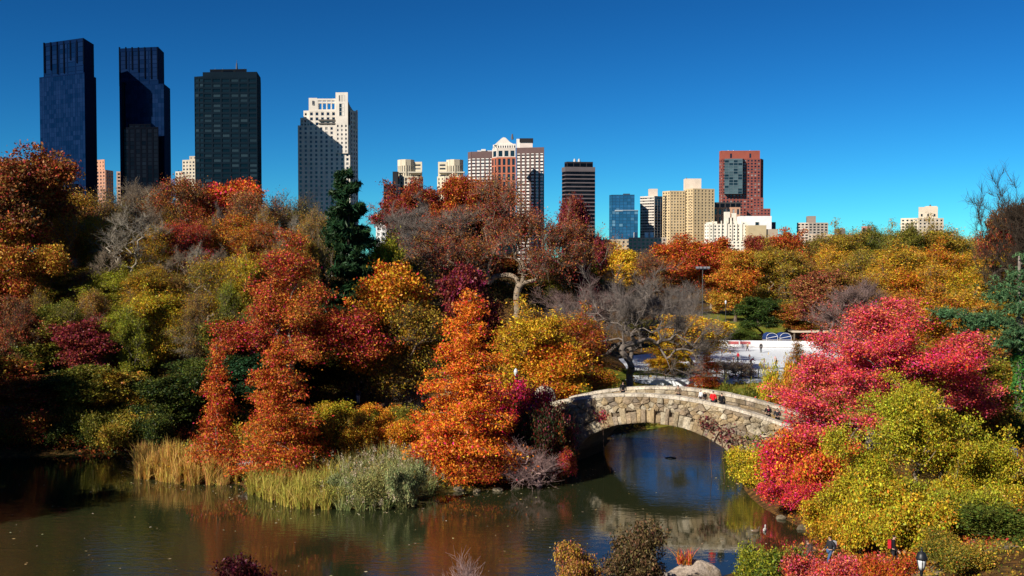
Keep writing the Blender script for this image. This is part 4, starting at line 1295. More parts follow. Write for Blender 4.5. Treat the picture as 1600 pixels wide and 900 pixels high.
plant('oak_a', 'oak_tree', 'rust red oak before the left cream tower', 648, 284, 152, 105, 'rust', 'brick')
plant('oak_b', 'oak_tree', 'orange brown oak before the right cream tower', 705, 282, 156, 110, 'orange', 'rust')
plant('oak_a', 'oak_tree', 'rust oak behind the beech, below the striped tower', 752, 290, 158, 100, 'rust', 'brown')
plant('bare_a', 'bare_tree', 'mauve grey bare tree left of the beech', 676, 308, 143, 165, 'mauve', 'grey', bark='grey')
plant('thin_c', 'autumn_tree', 'rust speckled thinning tree left of the beech trunk', 690, 340, 138, 120, 'brick', 'brown', bark='grey')
plant('thin_b', 'autumn_tree', 'brown thinning tree right of the dark pine', 640, 400, 134, 120, 'dull', 'ochre', bark='grey')
plant('beech', 'beech_tree', 'spreading rust brown beech with pale forking trunk at the centre', 808, 274, 137, 300, 'brick', (.34, .12, .03), bark='tan', rz=.0)
plant('oak_b', 'oak_tree', 'dark red oak at the right edge of the beech crown', 908, 318, 146, 80, 'brick', 'wine')
plant('oak_a', 'oak_tree', 'dark olive tree under the right of the beech crown', 880, 400, 150, 120, 'dark', 'olive', bark='dark')
plant('maple_b', 'oak_tree', 'mossy green tree behind the beech trunks', 760, 400, 152, 130, 'moss', 'rust', bark='dark')
plant('maple_a', 'maple_tree', 'dark red maple right behind the top of the big orange cypress', 742, 428, 118, 95, 'brick', 'wine', bark='dark')
plant('cypress_a', 'cypress_tree', 'big orange bald cypress on the shore left of the bridge', 728, 452, 77.5, 195, 'orange', (.66, .20, .02), bark='tan')
plant('cypress_b', 'cypress_tree', 'burnt orange bald cypress in the reeds below the red maple', 437, 528, 77.5, 165, (.50, .11, .02), (.58, .16, .025), bark='tan')
plant('cypress_c', 'cypress_tree', 'slim burnt orange cypress, leftmost at the reeds', 340, 535, 79.5, 88, (.50, .10, .02), (.55, .14, .025), bark='tan')
plant('shrub_b', 'shrub', 'low orange cypress bough at the water right of the big cypress base', 760, 690, 77.0, 90, 'orange', 'rust', 'shrub')
plant('shrub_a', 'shrub', 'low orange bush at the water left of the big cypress base', 690, 668, 78.5, 85, 'orange', 'scarlet', 'shrub')
plant('plume_a', 'maple_tree', 'bright yellow tree between the orange cypress and the bare tree', 830, 496, 101, 125, 'gold', 'yellow')
plant('maple_a', 'maple_tree', 'amber bush tree above the bridge pier', 872, 540, 98, 100, 'gold', 'orange')
plant('shrub_a', 'shrub', 'crimson bush behind the big orange cypress', 772, 590, 86, 100, 'crimson', 'wine', 'shrub')
plant('shrub_b', 'shrub', 'wine red bush left of the bridge pier', 825, 612, 84, 80, 'wine', 'crimson', 'shrub')
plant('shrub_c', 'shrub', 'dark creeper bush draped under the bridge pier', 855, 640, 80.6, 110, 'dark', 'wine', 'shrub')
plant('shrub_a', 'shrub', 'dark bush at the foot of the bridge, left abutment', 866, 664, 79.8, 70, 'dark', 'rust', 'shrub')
plant('shrub_c', 'shrub', 'red and orange creeper on the left of the arch', 878, 700, 79.6, 52, 'rust', 'crimson', 'shrub')
plant('twig_bare', 'shrub', 'pinkish bare twig bush leaning over the water left of the arch', 842, 682, 77.4, 105, 'pink', 'rust', 'shrub', bark='pink')
# low growth between the footpath and the reeds
row('in the undergrowth below the footpath', 93, 3, [
    (520, 630, 70, 'shrub_a', 'lime', 'gold'), (560, 640, 70, 'shrub_c', 'moss', 'lime'), (598, 634, 70, 'shrub_a', 'gold', 'orange'), (640, 640, 70, 'shrub_b', 'moss', 'olive'),
    (475, 640, 70, 'shrub_b', 'dark', 'olive')], 'shrubs below the footpath')
row('just behind the reed bed', 82, 2, [
    (515, 652, 80, 'shrub_b', 'gold', 'olive'), (555, 660, 75, 'shrub_a', 'ochre', 'gold'), (600, 655, 90, 'shrub_c', 'gold', 'orange'), (640, 668, 80, 'shrub_b', 'ochre', 'orange')], 'shrubs behind the reeds')
plant('twig_shrub', 'shrub', 'grey bare twig bush right of the footpath', 648, 600, 104, 60, 'grey', 'grey', 'shrub', bark='grey')
# ------------------------------------------------------------------ behind the bridge
plant('bare_wide', 'bare_tree', 'wide bare tree with dark limbs standing behind the bridge', 968, 422, 121, 290, 'grey', 'grey', bark='grey', rz=.1, dx=1.2)
plant('bare_a', 'bare_tree', 'mauve bare tree behind the wide bare tree', 905, 440, 131, 150, 'mauve', 'grey', bark='mauve')
plant('plume_a', 'autumn_tree', 'orange brown feathery tree left of the wide bare tree', 898, 500, 112, 110, 'rust', 'gold')
plant('maple_b', 'maple_tree', 'yellow tree left of the rink, under bare branches', 1082, 500, 138, 110, 'yellow', 'gold')
plant('maple_a', 'maple_tree', 'small yellow tree by the left corner of the rink', 1046, 560, 134, 70, 'yellow', 'gold')
plant('bare_a', 'bare_tree', 'grey bare tree above the yellow trees left of the rink', 1088, 478, 150, 100, 'grey', 'grey', bark='grey')
plant('cypress_c', 'cypress_tree', 'rusty cone shaped small tree at the lawn edge', 1104, 548, 125, 62, 'rust', 'orange')
plant('twig_shrub', 'shrub', 'dark bare bush right of the rusty cone shaped tree', 1146, 562, 131, 70, 'dull', 'grey', 'shrub', bark='grey')
row('along the lawn edge before the rink', 133, 1.5, [(1012, 578, 50, 'shrub_c', 'dark', 'moss'), (1052, 585, 45, 'shrub_a', 'moss', 'dark'), (1138, 590, 50, 'shrub_c', 'moss', 'olive'), (1172, 588, 50, 'shrub_a', 'dark', 'moss')], 'shrubs on the lawn edge')
plant('shrub_b', 'shrub', 'bright yellow shrub behind the right of the bridge', 1196, 580, 100, 44, 'yellow', 'lime', 'shrub')
row('behind the right end of the bridge', 97, 2, [(1222, 584, 60, 'shrub_a', 'ochre', 'gold'), (1256, 578, 70, 'shrub_b', 'ochre', 'rust'), (1290, 590, 70, 'shrub_b', 'rust', 'olive'), (1165, 606, 60, 'shrub_c', 'moss', 'olive')], 'shrubs behind the bridge end')
plant('cypress_c', 'conifer', 'slim dark green and brown conifer at the right part of the rink', 1246, 532, 124, 56, 'moss', 'rust')
plant('thin_b', 'autumn_tree', 'reddish thinning tree right of the slim conifer', 1345, 500, 110, 110, 'rust', 'pink')
# far side of the rink and up to the skyline
row('along the far edge of the rink', 199, 4, [(1010, 500, 75, 'maple_b', 'dark', 'olive'), (1130, 520, 50, 'maple_a', 'dark', 'moss'), (1160, 515, 60, 'shrub_a', 'green', 'moss'), (1192, 468, 62, 'maple_b', 'dark', 'green'),
    (1228, 478, 60, 'maple_b', 'ochre', 'rust'), (1262, 472, 62, 'plume_a', 'gold', 'ochre'), (1300, 480, 62, 'plume_b', 'ochre', 'rust'), (1345, 486, 70, 'plume_a', 'brown', 'ochre')], 'trees beyond the rink')
plant('oak_a', 'oak_tree', 'orange oak left of the lamp mast behind the rink', 1078, 372, 238, 105, 'orange', 'rust')
plant('oak_b', 'oak_tree', 'large orange and olive oak behind the rink', 1150, 396, 226, 110, 'orange', 'ochre')
plant('oak_a', 'oak_tree', 'bright yellow tree below the long low tan building', 966, 384, 246, 85, 'yellow', 'gold')
plant('thin_c', 'autumn_tree', 'brown thinning tree right of the bright yellow skyline tree', 1020, 388, 240, 80, 'brown', 'rust')
plant('oak_b', 'oak_tree', 'red brown tree under the ivory deco house', 1190, 374, 262, 70, 'rust', 'brick')
G6 = 'trees on the far skyline at right'
row('in the far right treeline', 275, 8, [
    (1112, 378, 65, 'maple_b', 'rust', 'orange'), (1232, 362, 80, 'oak_a', 'rust', 'orange'), (1275, 376, 65, 'plume_b', 'olive', 'brown'), (1318, 366, 75, 'plume_a', 'olive', 'ochre'), (1350, 362, 75, 'plume_b', 'moss', 'olive'),
    (1388, 366, 70, 'plume_a', 'olive', 'ochre'), (1420, 360, 70, 'plume_b', 'olive', 'moss'), (1458, 360, 75, 'plume_a', 'olive', 'ochre'), (1500, 372, 70, 'plume_b', 'ochre', 'olive'), (1545, 372, 75, 'plume_a', 'olive', 'gold'), (1592, 372, 80, 'plume_b', 'ochre', 'gold')], G6)
row('in the far centre treeline', 300, 6, [(935, 392, 70, 'thin_a', 'dull', 'brown'), (1000, 396, 70, 'thin_b', 'brown', 'dull'), (1048, 400, 60, 'thin_a', 'brown', 'ochre'), (900, 396, 70, 'thin_a', 'dull', 'olive')], 'far centre trees')
G7 = 'tall trees in the second treeline at right'
row('in the second treeline at right', 228, 6, [
    (1215, 392, 85, 'plume_a', 'ochre', 'olive'), (1255, 400, 80, 'thin_a', 'ochre', 'brown'), (1300, 392, 90, 'plume_b', 'gold', 'ochre'), (1345, 396, 85, 'thin_a', 'olive', 'ochre'),
    (1385, 392, 90, 'plume_a', 'gold', 'olive'), (1430, 394, 90, 'plume_b', 'ochre', 'gold'), (1475, 392, 90, 'plume_a', 'gold', 'orange'), (1525, 398, 90, 'plume_b', 'gold', 'olive'), (1575, 395, 90, 'plume_a', 'gold', 'lime')], G7)
G8 = 'trees in the third treeline at right'
row('in the third treeline at right', 185, 5, [
    (1285, 430, 85, 'maple_b', 'brick', 'brown'), (1325, 425, 95, 'plume_b', 'ochre', 'brown'), (1370, 422, 95, 'plume_a', 'gold', 'ochre'), (1420, 428, 95, 'plume_b', 'gold', 'orange'),
    (1468, 420, 95, 'plume_a', 'ochre', 'gold'), (1515, 426, 95, 'plume_b', 'gold', 'lime'), (1570, 420, 95, 'plume_a', 'gold', 'olive')], G8)
G9 = 'trees in the fourth treeline at right'
row('in the fourth treeline at right', 148, 4, [
    (1330, 470, 110, 'thin_b', 'pink', 'rust'), (1385, 458, 110, 'thin_a', 'ochre', 'rust'), (1440, 462, 110, 'plume_a', 'gold', 'rust'), (1500, 460, 110, 'plume_b', 'ochre', 'gold'), (1560, 470, 110, 'plume_a', 'olive', 'gold')], G9)
plant('bare_b', 'bare_tree', 'leaning bare tree among the reddish trees right of the rink', 1340, 440, 128, 120, 'mauve', 'grey', bark='mauve')
plant('bare_fan', 'bare_tree', 'tall bare tree at the top right edge', 1590, 284, 165, 230, 'mauve', 'grey', bark='dark')
plant('oak_b', 'oak_tree', 'rust brown tree below the tall bare tree at the right edge', 1602, 330, 172, 110, 'rust', 'brown')
# ------------------------------------------------------------------ right bank
row('behind the crimson tree at right', 103, 3, [
    (1480, 545, 130, 'maple_b', 'olive', 'ochre'), (1535, 560, 130, 'plume_b', 'olive', 'lime'), (1590, 575, 120, 'maple_a', 'moss', 'ochre')], 'trees behind the crimson tree')
row('right of the crimson tree on the bank', 84, 2, [
    (1520, 610, 120, 'shrub_b', 'olive', 'ochre'), (1562, 640, 110, 'shrub_a', 'moss', 'olive'), (1605, 650, 100, 'shrub_b', 'dark', 'olive')], 'shrubs right of the crimson tree')
plant('crimson', 'crimson_tree', 'bright crimson tree spreading over the right bank', 1374, 474, 75, 350, (.64, .018, .034), (.68, .11, .085), bark='grey', rz=0.0, dx=-.5)
plant('thicket', 'thicket_tree', 'yellow green leafy tree before the crimson tree', 1440, 612, 62.5, 330, (.40, .40, .026), (.48, .31, .02), bark='tan', rz=0.0)
plant('shrub_a', 'shrub', 'bright yellow green bush at the waterline right of the arch', 1180, 696, 76.5, 80, 'lime', 'yellow', 'shrub')
plant('shrub_b', 'shrub', 'tall crimson bush hanging to the water left under the crimson tree', 1262, 668, 72.5, 125, 'crimson', 'scarlet', 'shrub')
plant('shrub_a', 'shrub', 'orange and red bush between the crimson bush and the yellow green tree', 1292, 690, 69.5, 120, 'scarlet', 'gold', 'shrub')
plant('shrub_c', 'shrub', 'crimson low bush at the waterline under the crimson tree', 1258, 752, 68.0, 105, 'crimson', 'scarlet', 'shrub')
plant('shrub_b', 'shrub', 'scarlet spray at the right edge below the ivy trunk', 1565, 715, 70, 75, 'scarlet', 'crimson', 'shrub')
plant('shrub_a', 'shrub', 'gold bush at the tip of the right bank', 1300, 790, 62, 80, 'gold', 'lime', 'shrub')
plant('shrub_b', 'shrub', 'dark green holly bush in the bottom right corner', 1575, 790, 54, 150, 'green', 'moss', 'shrub')
plant('shrub_c', 'shrub', 'mossy green bush right of the lamp', 1500, 850, 48, 130, 'moss', 'ochre', 'shrub')
plant('shrub_c', 'shrub', 'red and pink low bush before the walkers on the near path', 1310, 868, 49, 120, 'scarlet', 'pink', 'shrub')
plant('shrub_a', 'shrub', 'rust low bush left of the lamp', 1385, 872, 47, 80, 'rust', 'orange', 'shrub')
plant('twig_shrub', 'shrub', 'rusty twig bush at the bottom, left of the near path walkers', 1245, 852, 51, 70, 'orange', 'rust', 'shrub', bark='mauve')
plant('shrub_a', 'shrub', 'dark green bush on the near bank right of the boulder', 1195, 856, 50.5, 105, 'green', 'lime', 'shrub')
plant('upright_shrub', 'shrub', 'dark leaved bush with pinkish sprays at bottom centre', 985, 846, 47, 120, (.03, .035, .012), 'dull', 'shrub', bark='dark')
plant('upright_shrub', 'shrub', 'pinkish orange spray left of the dark bush at bottom centre', 912, 864, 47.5, 80, (.42, .17, .09), 'ochre', 'shrub', bark='mauve')
plant('twig_bare', 'shrub', 'pink bare twig bush at the bottom edge', 720, 850, 45, 120, 'pink', 'pink', 'shrub', bark='pink')
plant('upright_shrub', 'shrub', 'dark wine spray at the bottom edge over the water', 392, 882, 44, 115, (.03, .005, .007), (.08, .01, .015), 'shrub', bark='dark')

row('among the grey green reeds', 71.5, .8, [(548, 745, 60, 'shrub_c', (.20, .24, .09), (.34, .33, .14)), (590, 735, 65, 'shrub_b', (.16, .20, .07), (.36, .32, .10)), (632, 728, 60, 'shrub_c', (.20, .25, .10), (.42, .38, .16)), (520, 755, 55, 'shrub_a', (.40, .34, .07), (.24, .26, .06))], 'leafy plants in the reeds')

# saplings and thin stems all through the hillside wood
row("among lower hill saplings", 107, 2.5, [
    (20, 520, 48, 'thin_b', 'rust', 'ochre'), (62, 452, 46, 'thin_c', 'ochre', 'olive'), (104, 470, 44, 'thin_b', 'lime', 'olive'), (150, 458, 50, 'thin_a', 'brown', 'ochre'), (208, 452, 44, 'thin_c', 'gold', 'olive'),
    (262, 500, 46, 'thin_b', 'lime', 'gold'), (308, 455, 50, 'thin_c', 'dull', 'ochre'), (362, 448, 48, 'thin_a', 'lime', 'moss'), (52, 555, 46, 'thin_a', 'brick', 'rust'), (222, 540, 46, 'thin_b', 'moss', 'lime'), (282, 555, 48, 'thin_c', 'dull', 'grey')], 'saplings on the lower hill')
row("among upper hill thin trees", 129, 4, [
    (108, 322, 48, 'thin_c', 'gold', 'ochre'), (145, 330, 46, 'thin_b', 'rust', 'brown'), (190, 318, 50, 'thin_c', 'dull', 'olive'), (232, 316, 46, 'bare_slim', 'grey', 'grey'), (265, 322, 50, 'thin_c', 'gold', 'brown'),
    (302, 312, 50, 'thin_b', 'orange', 'rust'), (335, 318, 46, 'bare_slim', 'grey', 'grey'), (376, 320, 50, 'thin_c', 'orange', 'brown'), (415, 318, 46, 'thin_c', 'brown', 'ochre'), (455, 330, 46, 'bare_slim', 'grey', 'grey'), (490, 322, 48, 'thin_c', 'dull', 'ochre')], 'thin trees on the upper hill')
row("among mid hill bare stems", 117, 3, [
    (48, 372, 60, 'bare_slim', 'grey', 'grey'), (98, 390, 56, 'bare_slim', 'grey', 'grey'), (165, 385, 60, 'bare_slim', 'grey', 'grey'), (270, 388, 60, 'bare_slim', 'grey', 'grey'), (312, 380, 60, 'bare_slim', 'grey', 'grey'), (352, 385, 56, 'bare_slim', 'grey', 'grey')], 'bare stems on the hill')

plant('bare_a', 'bare_tree', 'grey brown bare tree seen through the wide bare tree, left one', 945, 424, 156, 150, 'grey', 'grey', bark='tan')
plant('bare_a', 'bare_tree', 'grey brown bare tree seen through the wide bare tree, right one', 1030, 432, 162, 150, 'grey', 'grey', bark='grey')

row('in the low yellow green growth before the lamp', 57.5, 1, [(1345, 788, 110, 'shrub_c', 'lime', 'gold'), (1425, 770, 130, 'shrub_a', (.40, .40, .026), 'gold'), (1505, 762, 130, 'shrub_c', 'lime', 'olive')], 'yellow green growth on the right bank')
# ------------------------------------------------------------------ reeds, ground cover, floating leaves
def in_poly(P, poly):
    global SH
    keep, SH = SH, np.array(poly)
    r = shore_dist(P) < 0
    SH = keep
    return r
def scatter(rng, poly, n):
    Q = np.array(poly)
    out = []
    got = 0
    while got < n:
        P = rng.uniform(Q.min(0), Q.max(0), (n * 2, 2))
        P = P[in_poly(P, poly)]
        out.append(P); got += len(P)
    return np.concatenate(out)[:n]

def blades(name, label, cat, poly, n, h, w, ca, cb, seed, lean=.25, plume=0, zmin=-.15):
    rng = np.random.default_rng(seed)
    P = scatter(rng, poly, n)
    # tufts: pull the blades together
    cs = P[rng.choice(n, max(3, n // 45), replace=False)]
    near = np.argmin(((P[:, None] - cs[None]) ** 2).sum(2), 1)
    P = P + (cs[near] - P) * .45
    Z = np.maximum(height(P[:, 0], P[:, 1]), zmin)
    B = np.column_stack([P, Z])
    th = rng.uniform(0, 6.28, n)
    hh = h * rng.uniform(.45, 1.15, n) * (.5 + .7 * rng.uniform(0, 1, len(cs))[near])
    ln = rng.normal(size=n) * lean + (rng.uniform(0, 1, n) < .14) * rng.uniform(.5, 1.3, n)
    out = np.column_stack([np.cos(th), np.sin(th), np.zeros(n)])
    side = np.column_stack([-np.sin(th), np.cos(th), np.zeros(n)])
    tw = rng.uniform(0, 3.14, n)
    side = side * np.cos(tw)[:, None] + out * np.sin(tw)[:, None]
    rows = []
    for t, ww in ((0, .8), (.4, 1), (.75, .75), (1, .08)):
        c = B + out * (ln * hh * t * t)[:, None] + np.array([0, 0, 1.]) * (hh * (t - .25 * np.abs(ln) * t * t))[:, None]
        rows += [c - side * w * ww / 2, c + side * w * ww / 2]
    V = np.stack(rows, 1).reshape(-1, 3)
    b = (np.arange(n) * 8)[:, None]
    F = np.concatenate([b + np.array([0, 1, 3, 2]), b + np.array([2, 3, 5, 4]), b + np.array([4, 5, 7, 6])])
    cl = rng.uniform(0, 1, len(cs))[near]
    mixv = np.tile(np.clip(cl * .7 + rng.normal(size=n) * .25 + .1, 0, 1), 3)
    val = np.tile(rng.uniform(.6, 1.35, n), 3)
    o = put(name, mesh_np(name, V, [F], {'leaf_mix': mixv, 'leaf_val': val, 'leaf_hue': hue_jit(len(mixv))}, mat=M['blade']), color=COLS.get(ca, ca))
    o['tint'] = list(COLS.get(cb, cb))
    tag(o, label, cat, kind='stuff')
    if plume:
        i = rng.choice(n, plume, replace=False)
        T = B[i] + out[i] * (ln * hh)[i][:, None] + np.array([0, 0, 1.]) * (hh[i] * .98)[:, None]
        PP = np.repeat(T, 26, 0) + rng.normal(size=(plume * 26, 3)) * np.array([.06, .06, .16])
        V, F, mx, vl = leaf_quads(rng, PP, .05, np.full(len(PP), .5), .4)
        p = put('seed_plume', mesh_np('seed_plume', V, [F], {'leaf_mix': mx, 'leaf_val': vl, 'leaf_hue': hue_jit(len(mx))}, mat=M['blade']), o, color=(.52, .42, .28))
        p['tint'] = [.40, .34, .24]
        p['kind'] = 'stuff'
    return o
W_ = lambda *ps: [on_level(*p) for p in ps]
blades('reed_bed', 'tall golden reeds at the left tip of the reed shore', 'reeds', W_((206, 748), (300, 760), (372, 758), (376, 740), (300, 735), (214, 728)), 7000, 2.05, .03, (.58, .33, .06), (.62, .42, .12), 1, .16)
blades('reed_bed', 'yellow reeds in the water below the burnt orange cypress', 'reeds', W_((384, 772), (450, 795), (520, 799), (530, 770), (460, 757), (395, 757)), 5600, 1.75, .03, (.52, .38, .08), (.34, .32, .05), 2, .32)
blades('reed_bed', 'grey green plumed reeds left of the big orange cypress', 'reeds', W_((505, 797), (560, 801), (640, 795), (684, 772), (672, 745), (600, 738), (520, 762)), 6500, 1.75, .034, (.15, .20, .06), (.46, .40, .15), 3, .75, plume=260)
blades('reed_bed', 'tawny grass behind the grey green reeds', 'reeds', W_((470, 757), (530, 762), (650, 738), (650, 716), (560, 706), (470, 722)), 5000, 1.8, .03, (.50, .33, .08), (.36, .30, .06), 4, .25)

def cover(name, label, poly, n, ca, cb, seed, hmax=.9, leaf=.11, sd_min=.3):
    """low plants and leaf litter over a piece of ground"""
    rng = np.random.default_rng(seed)
    k = max(5, n // 60)
    C = scatter(rng, poly, k)
    i = rng.integers(0, k, n)
    P = C[i] + rng.normal(size=(n, 2)) * .55
    ok = shore_dist(P) > sd_min
    P, i = P[ok], i[ok]
    hgt = hmax * rng.uniform(.15, 1, k)[i]
    Z = height(P[:, 0], P[:, 1]) + hgt * rng.uniform(0, 1, len(P)) ** 1.3 + .04
    V, F, mx, vl = leaf_quads(rng, np.column_stack([P, Z]), leaf, rng.uniform(0, 1, k)[i], .55, vr=(.5, 1.4))
    o = put(name, mesh_np(name, V, [F], {'leaf_mix': mx, 'leaf_val': vl, 'leaf_hue': hue_jit(len(mx))}, mat=M['leaf']), color=COLS.get(ca, ca))
    o['tint'] = list(COLS.get(cb, cb))
    return tag(o, label, 'undergrowth', kind='stuff')
cover('undergrowth', 'olive and brown undergrowth over the wooded hill', [(-75, 95), (-22, 96), (-16, 120), (2, 126), (4, 150), (-75, 145)], 110000, 'olive', 'dull', 41, 1.8, .12)
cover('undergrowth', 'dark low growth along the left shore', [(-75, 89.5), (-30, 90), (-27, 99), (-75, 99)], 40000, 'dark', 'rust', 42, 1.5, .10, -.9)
cover('undergrowth', 'gold and green low growth on the peninsula behind the reeds', [(-29, 80), (-20, 74), (-7, 74.5), (4, 80), (5, 88), (-4, 100), (-12, 103), (-27, 100)], 60000, 'moss', 'gold', 43, 1.1, .085)
cover('undergrowth', 'rust and gold leaf litter on the right bank', [(17, 50), (58, 52), (62, 100), (30, 100), (22, 80), (17, 66)], 60000, 'rust', 'ochre', 44, .7, .075)
cover('undergrowth', 'low growth and fallen leaves on the near shore', [(-5, 40), (30, 40), (36, 52), (14, 54), (8, 51)], 24000, 'ochre', 'moss', 45, .6, .05)
cover('undergrowth', 'brown brush around the lawn and the rink', [(-2, 104), (8, 96), (60, 96), (90, 140), (80, 136), (46, 139), (20, 138.5), (2, 140)], 16000, 'ochre', 'moss', 46, .8, .13)
cover('undergrowth', 'gold and brown brush beyond the rink', [(60, 150), (120, 150), (140, 230), (60, 200)], 40000, 'ochre', 'rust', 47, 2.0, .15)

rng = np.random.default_rng(9)
P = scatter(rng, [(-45, 52), (15, 53), (20, 62), (15, 80), (5, 79), (-8, 73), (-30, 78), (-45, 86)], 260)
band = scatter(rng, [(-34, 70), (0, 66), (16, 76), (20, 64), (16, 56), (22, 60), (16, 84), (5, 84), (-34, 92)], 5000)
sdv = shore_dist(band)
band = band[(sdv < -.05) & (sdv > -2.2) & (rng.uniform(0, 1, len(band)) < .5)][:480]
P = np.concatenate([P, band])
V, F, mx, vl = leaf_quads(rng, np.column_stack([P, np.full(len(P), .012)]), .075, rng.uniform(0, 1, len(P)), .6)
V[:, 2] = .008 + .012 * (np.arange(len(V)) % 4 == 1)
o = put('floating_leaves', mesh_np('floating_leaves', V, [F], {'leaf_mix': mx, 'leaf_val': vl, 'leaf_hue': hue_jit(len(mx))}, mat=M['leaf']), color=(.62, .52, .36))
o['tint'] = [.5, .34, .14]
tag(o, 'small fallen leaves floating on the pond', 'leaves', kind='stuff')

# ------------------------------------------------------------------ right hand pine with an ivy clad trunk
pt = at(1592, 560, 90)
z0 = ground(pt.x, pt.y) - .1
pine = empty('pine_tree', (pt.x, pt.y, z0))
tag(pine, 'blue green pine with ivy clad trunk at the right edge', 'tree')
tz = at(1592, 400, 90).z - z0
wood = MB()
wood.tube([(0, 0, 0), (.1, 0, 5), (0, 0, 10), (-.1, 0, tz)], [.42, .36, .28, .1], 8)
rng = np.random.default_rng(61)
tuft = []
for (px, py, ex, spread) in [(1490, 492, 0, 1.2), (1520, 505, 0, 1.3), (1555, 498, 0, 1.2), (1475, 488, 0, .8), (1575, 450, 0, 1.4), (1598, 430, 0, 1.4), (1560, 462, 0, 1.1), (1588, 515, -1, 1.5), (1570, 535, -1, 1.1), (1610, 480, -1, 1.5), (1625, 520, 0, 1.4), (1640, 450, 0, 1.5), (1536, 500, -1, 1.2), (1596, 480, -1, 1.3), (1655, 500, 1, 1.4), (1620, 400, 0, 1.2)]:
    q = at(px, py, 90 + ex); q = Vector((q.x - pt.x, q.y - pt.y, q.z - z0))
    s0 = Vector((0, 0, q.z - .6 - .1 * abs(q.x)))
    wood.tube([s0, s0.lerp(q, .5) + Vector((0, 0, .25)), q], [.10, .07, .03], 5)
    kk = 130
    tuft.append(np.array(q) + rng.normal(size=(kk, 3)) * spread * np.array([.62, .5, .26]))
    m_ = np.array(s0.lerp(q, .7)); tuft.append(m_ + rng.normal(size=(50, 3)) * spread * np.array([.5, .4, .2]))
wood.build('trunk', M['bark'], pine, BARK['grey'], True)
T = np.concatenate(tuft); PP = np.repeat(T, 9, 0) + rng.normal(size=(len(T) * 9, 3)) * .06
V, F, mx, vl = leaf_quads(rng, PP, .15, np.repeat(rng.uniform(.2, .8, len(T)), 9), .16)
o = put('crown', mesh_np('crown', V, [F], {'leaf_mix': mx, 'leaf_val': vl, 'leaf_hue': hue_jit(len(mx))}, mat=M['leaf']), pine, color=(.055, .14, .055)); o['tint'] = [.12, .22, .085]
k = 3600
zz = rng.uniform(0, 9.2, k); aa = rng.uniform(0, 6.28, k); rr = .48 + .12 * np.sin(zz * 2.1) + rng.normal(size=k) * .07
V, F, mx, vl = leaf_quads(rng, np.column_stack([rr * np.cos(aa), rr * np.sin(aa), zz]), .09, np.full(k, .4), .8)
o = put('ivy', mesh_np('ivy', V, [F], {'leaf_mix': mx, 'leaf_val': vl, 'leaf_hue': hue_jit(len(mx))}, mat=M['leaf']), pine, color=(.05, .16, .025)); o['tint'] = [.09, .22, .04]

# ------------------------------------------------------------------ rocks
def rock(name, label, loc, size, seed, col=(.34, .29, .23), flat=.6):
    rg = random.Random(seed)
    bm = bmesh.new()
    bmesh.ops.create_icosphere(bm, subdivisions=3, radius=1)
    pl = [(Vector((rg.gauss(0, 1), rg.gauss(0, 1), rg.gauss(0, .7))).normalized(), rg.uniform(.62, .95)) for _ in range(16)]
    for v in bm.verts:
        for nrm, dd in pl:
            e = v.co.dot(nrm) - dd
            if e > 0: v.co -= nrm * e * .92
        v.co *= 1 + rg.uniform(-.015, .015)
        v.co.x *= size[0]; v.co.y *= size[1]; v.co.z *= size[2]
    me = bpy.data.meshes.new(name); bm.to_mesh(me); bm.free()
    o = put(name, me, None, M['stone'], col, loc)
    return tag(o, label, 'rock')
bx, by = on_level(1072, 905)
boulder = rock('boulder', 'pale boulder with a grass tuft on the near shore', (bx, by - 1.5, .55), (1.75, 1.1, .95), 4, (.44, .36, .29))
rk2 = at(1042, 884, 52); rock('boulder', 'smaller grey rock behind the dark bush at bottom', (rk2.x, 52.0, .55), (1.0, .8, .8), 5, (.36, .31, .26))
blades('grass_tuft', 'reddish grass tuft growing on the pale boulder', 'grass', [(bx - .9, by - 1.8), (bx + .2, by - 1.8), (bx + .2, by - 1.2), (bx - .9, by - 1.2)], 120, .75, .03, 'scarlet', 'lime', 71, .5, zmin=1.3)
for i, (px, py, s_) in enumerate([(688, 762, .45), (716, 768, .5), (745, 770, .4), (668, 772, .35), (778, 768, .45), (806, 764, .4), (1255, 828, .45), (1222, 812, .4)]):
    x, y = on_level(px, py)
    side = 'under the big orange cypress' if px < 900 else 'under the crimson tree'
    k_ = ORD[[668, 688, 716, 745, 778, 806].index(px)] if px < 900 else ORD[[1222, 1255].index(px)]
    rock('shore_rock', f'small shore stone {side}, {k_} from the left', (x, y + .2, .08), (s_, s_ * .7, s_ * .5), 80 + i, (.40, .35, .28))
rr_ = at(385, 712, 80); rock('boulder', 'pale rock at the foot of the burnt orange cypress', (rr_.x, 80, .9), (1.3, .9, .8), 91, (.48, .42, .36))

# ------------------------------------------------------------------ lamp on the near path
lp = at(1440, 870, 45)
lz = ground(lp.x, 45)
lamp = empty('street_lamp', (lp.x, 45, lz))
tag(lamp, 'black park lamp with pale globe at the bottom right', 'lamp')
hz = lp.z - lz - .55                                     # underside of the lantern
IR = (.012, .014, .018)
MB()._lathe([(.22, 0), (.22, .25), (.14, .4), (.10, .6), (.065, .8), (.055, hz - .25), (.09, hz - .2), (.07, hz - .12), (.11, hz - .05), (.13, hz)], 12, (0, 0, 0)).build('post', M['paint'], lamp, IR, True)
MB()._lathe([(.115, hz), (.15, hz + .12), (.19, hz + .34), (.205, hz + .46)], 16, (0, 0, 0)).build('globe', M['globe'], lamp, None, True)
cap = MB()._lathe([(.25, hz + .45), (.255, hz + .50), (.22, hz + .58), (.20, hz + .66), (.13, hz + .75), (.05, hz + .80), (.035, hz + .86), (.05, hz + .90), (.01, hz + .97)], 16, (0, 0, 0)).build('cap', M['paint'], lamp, IR, True)
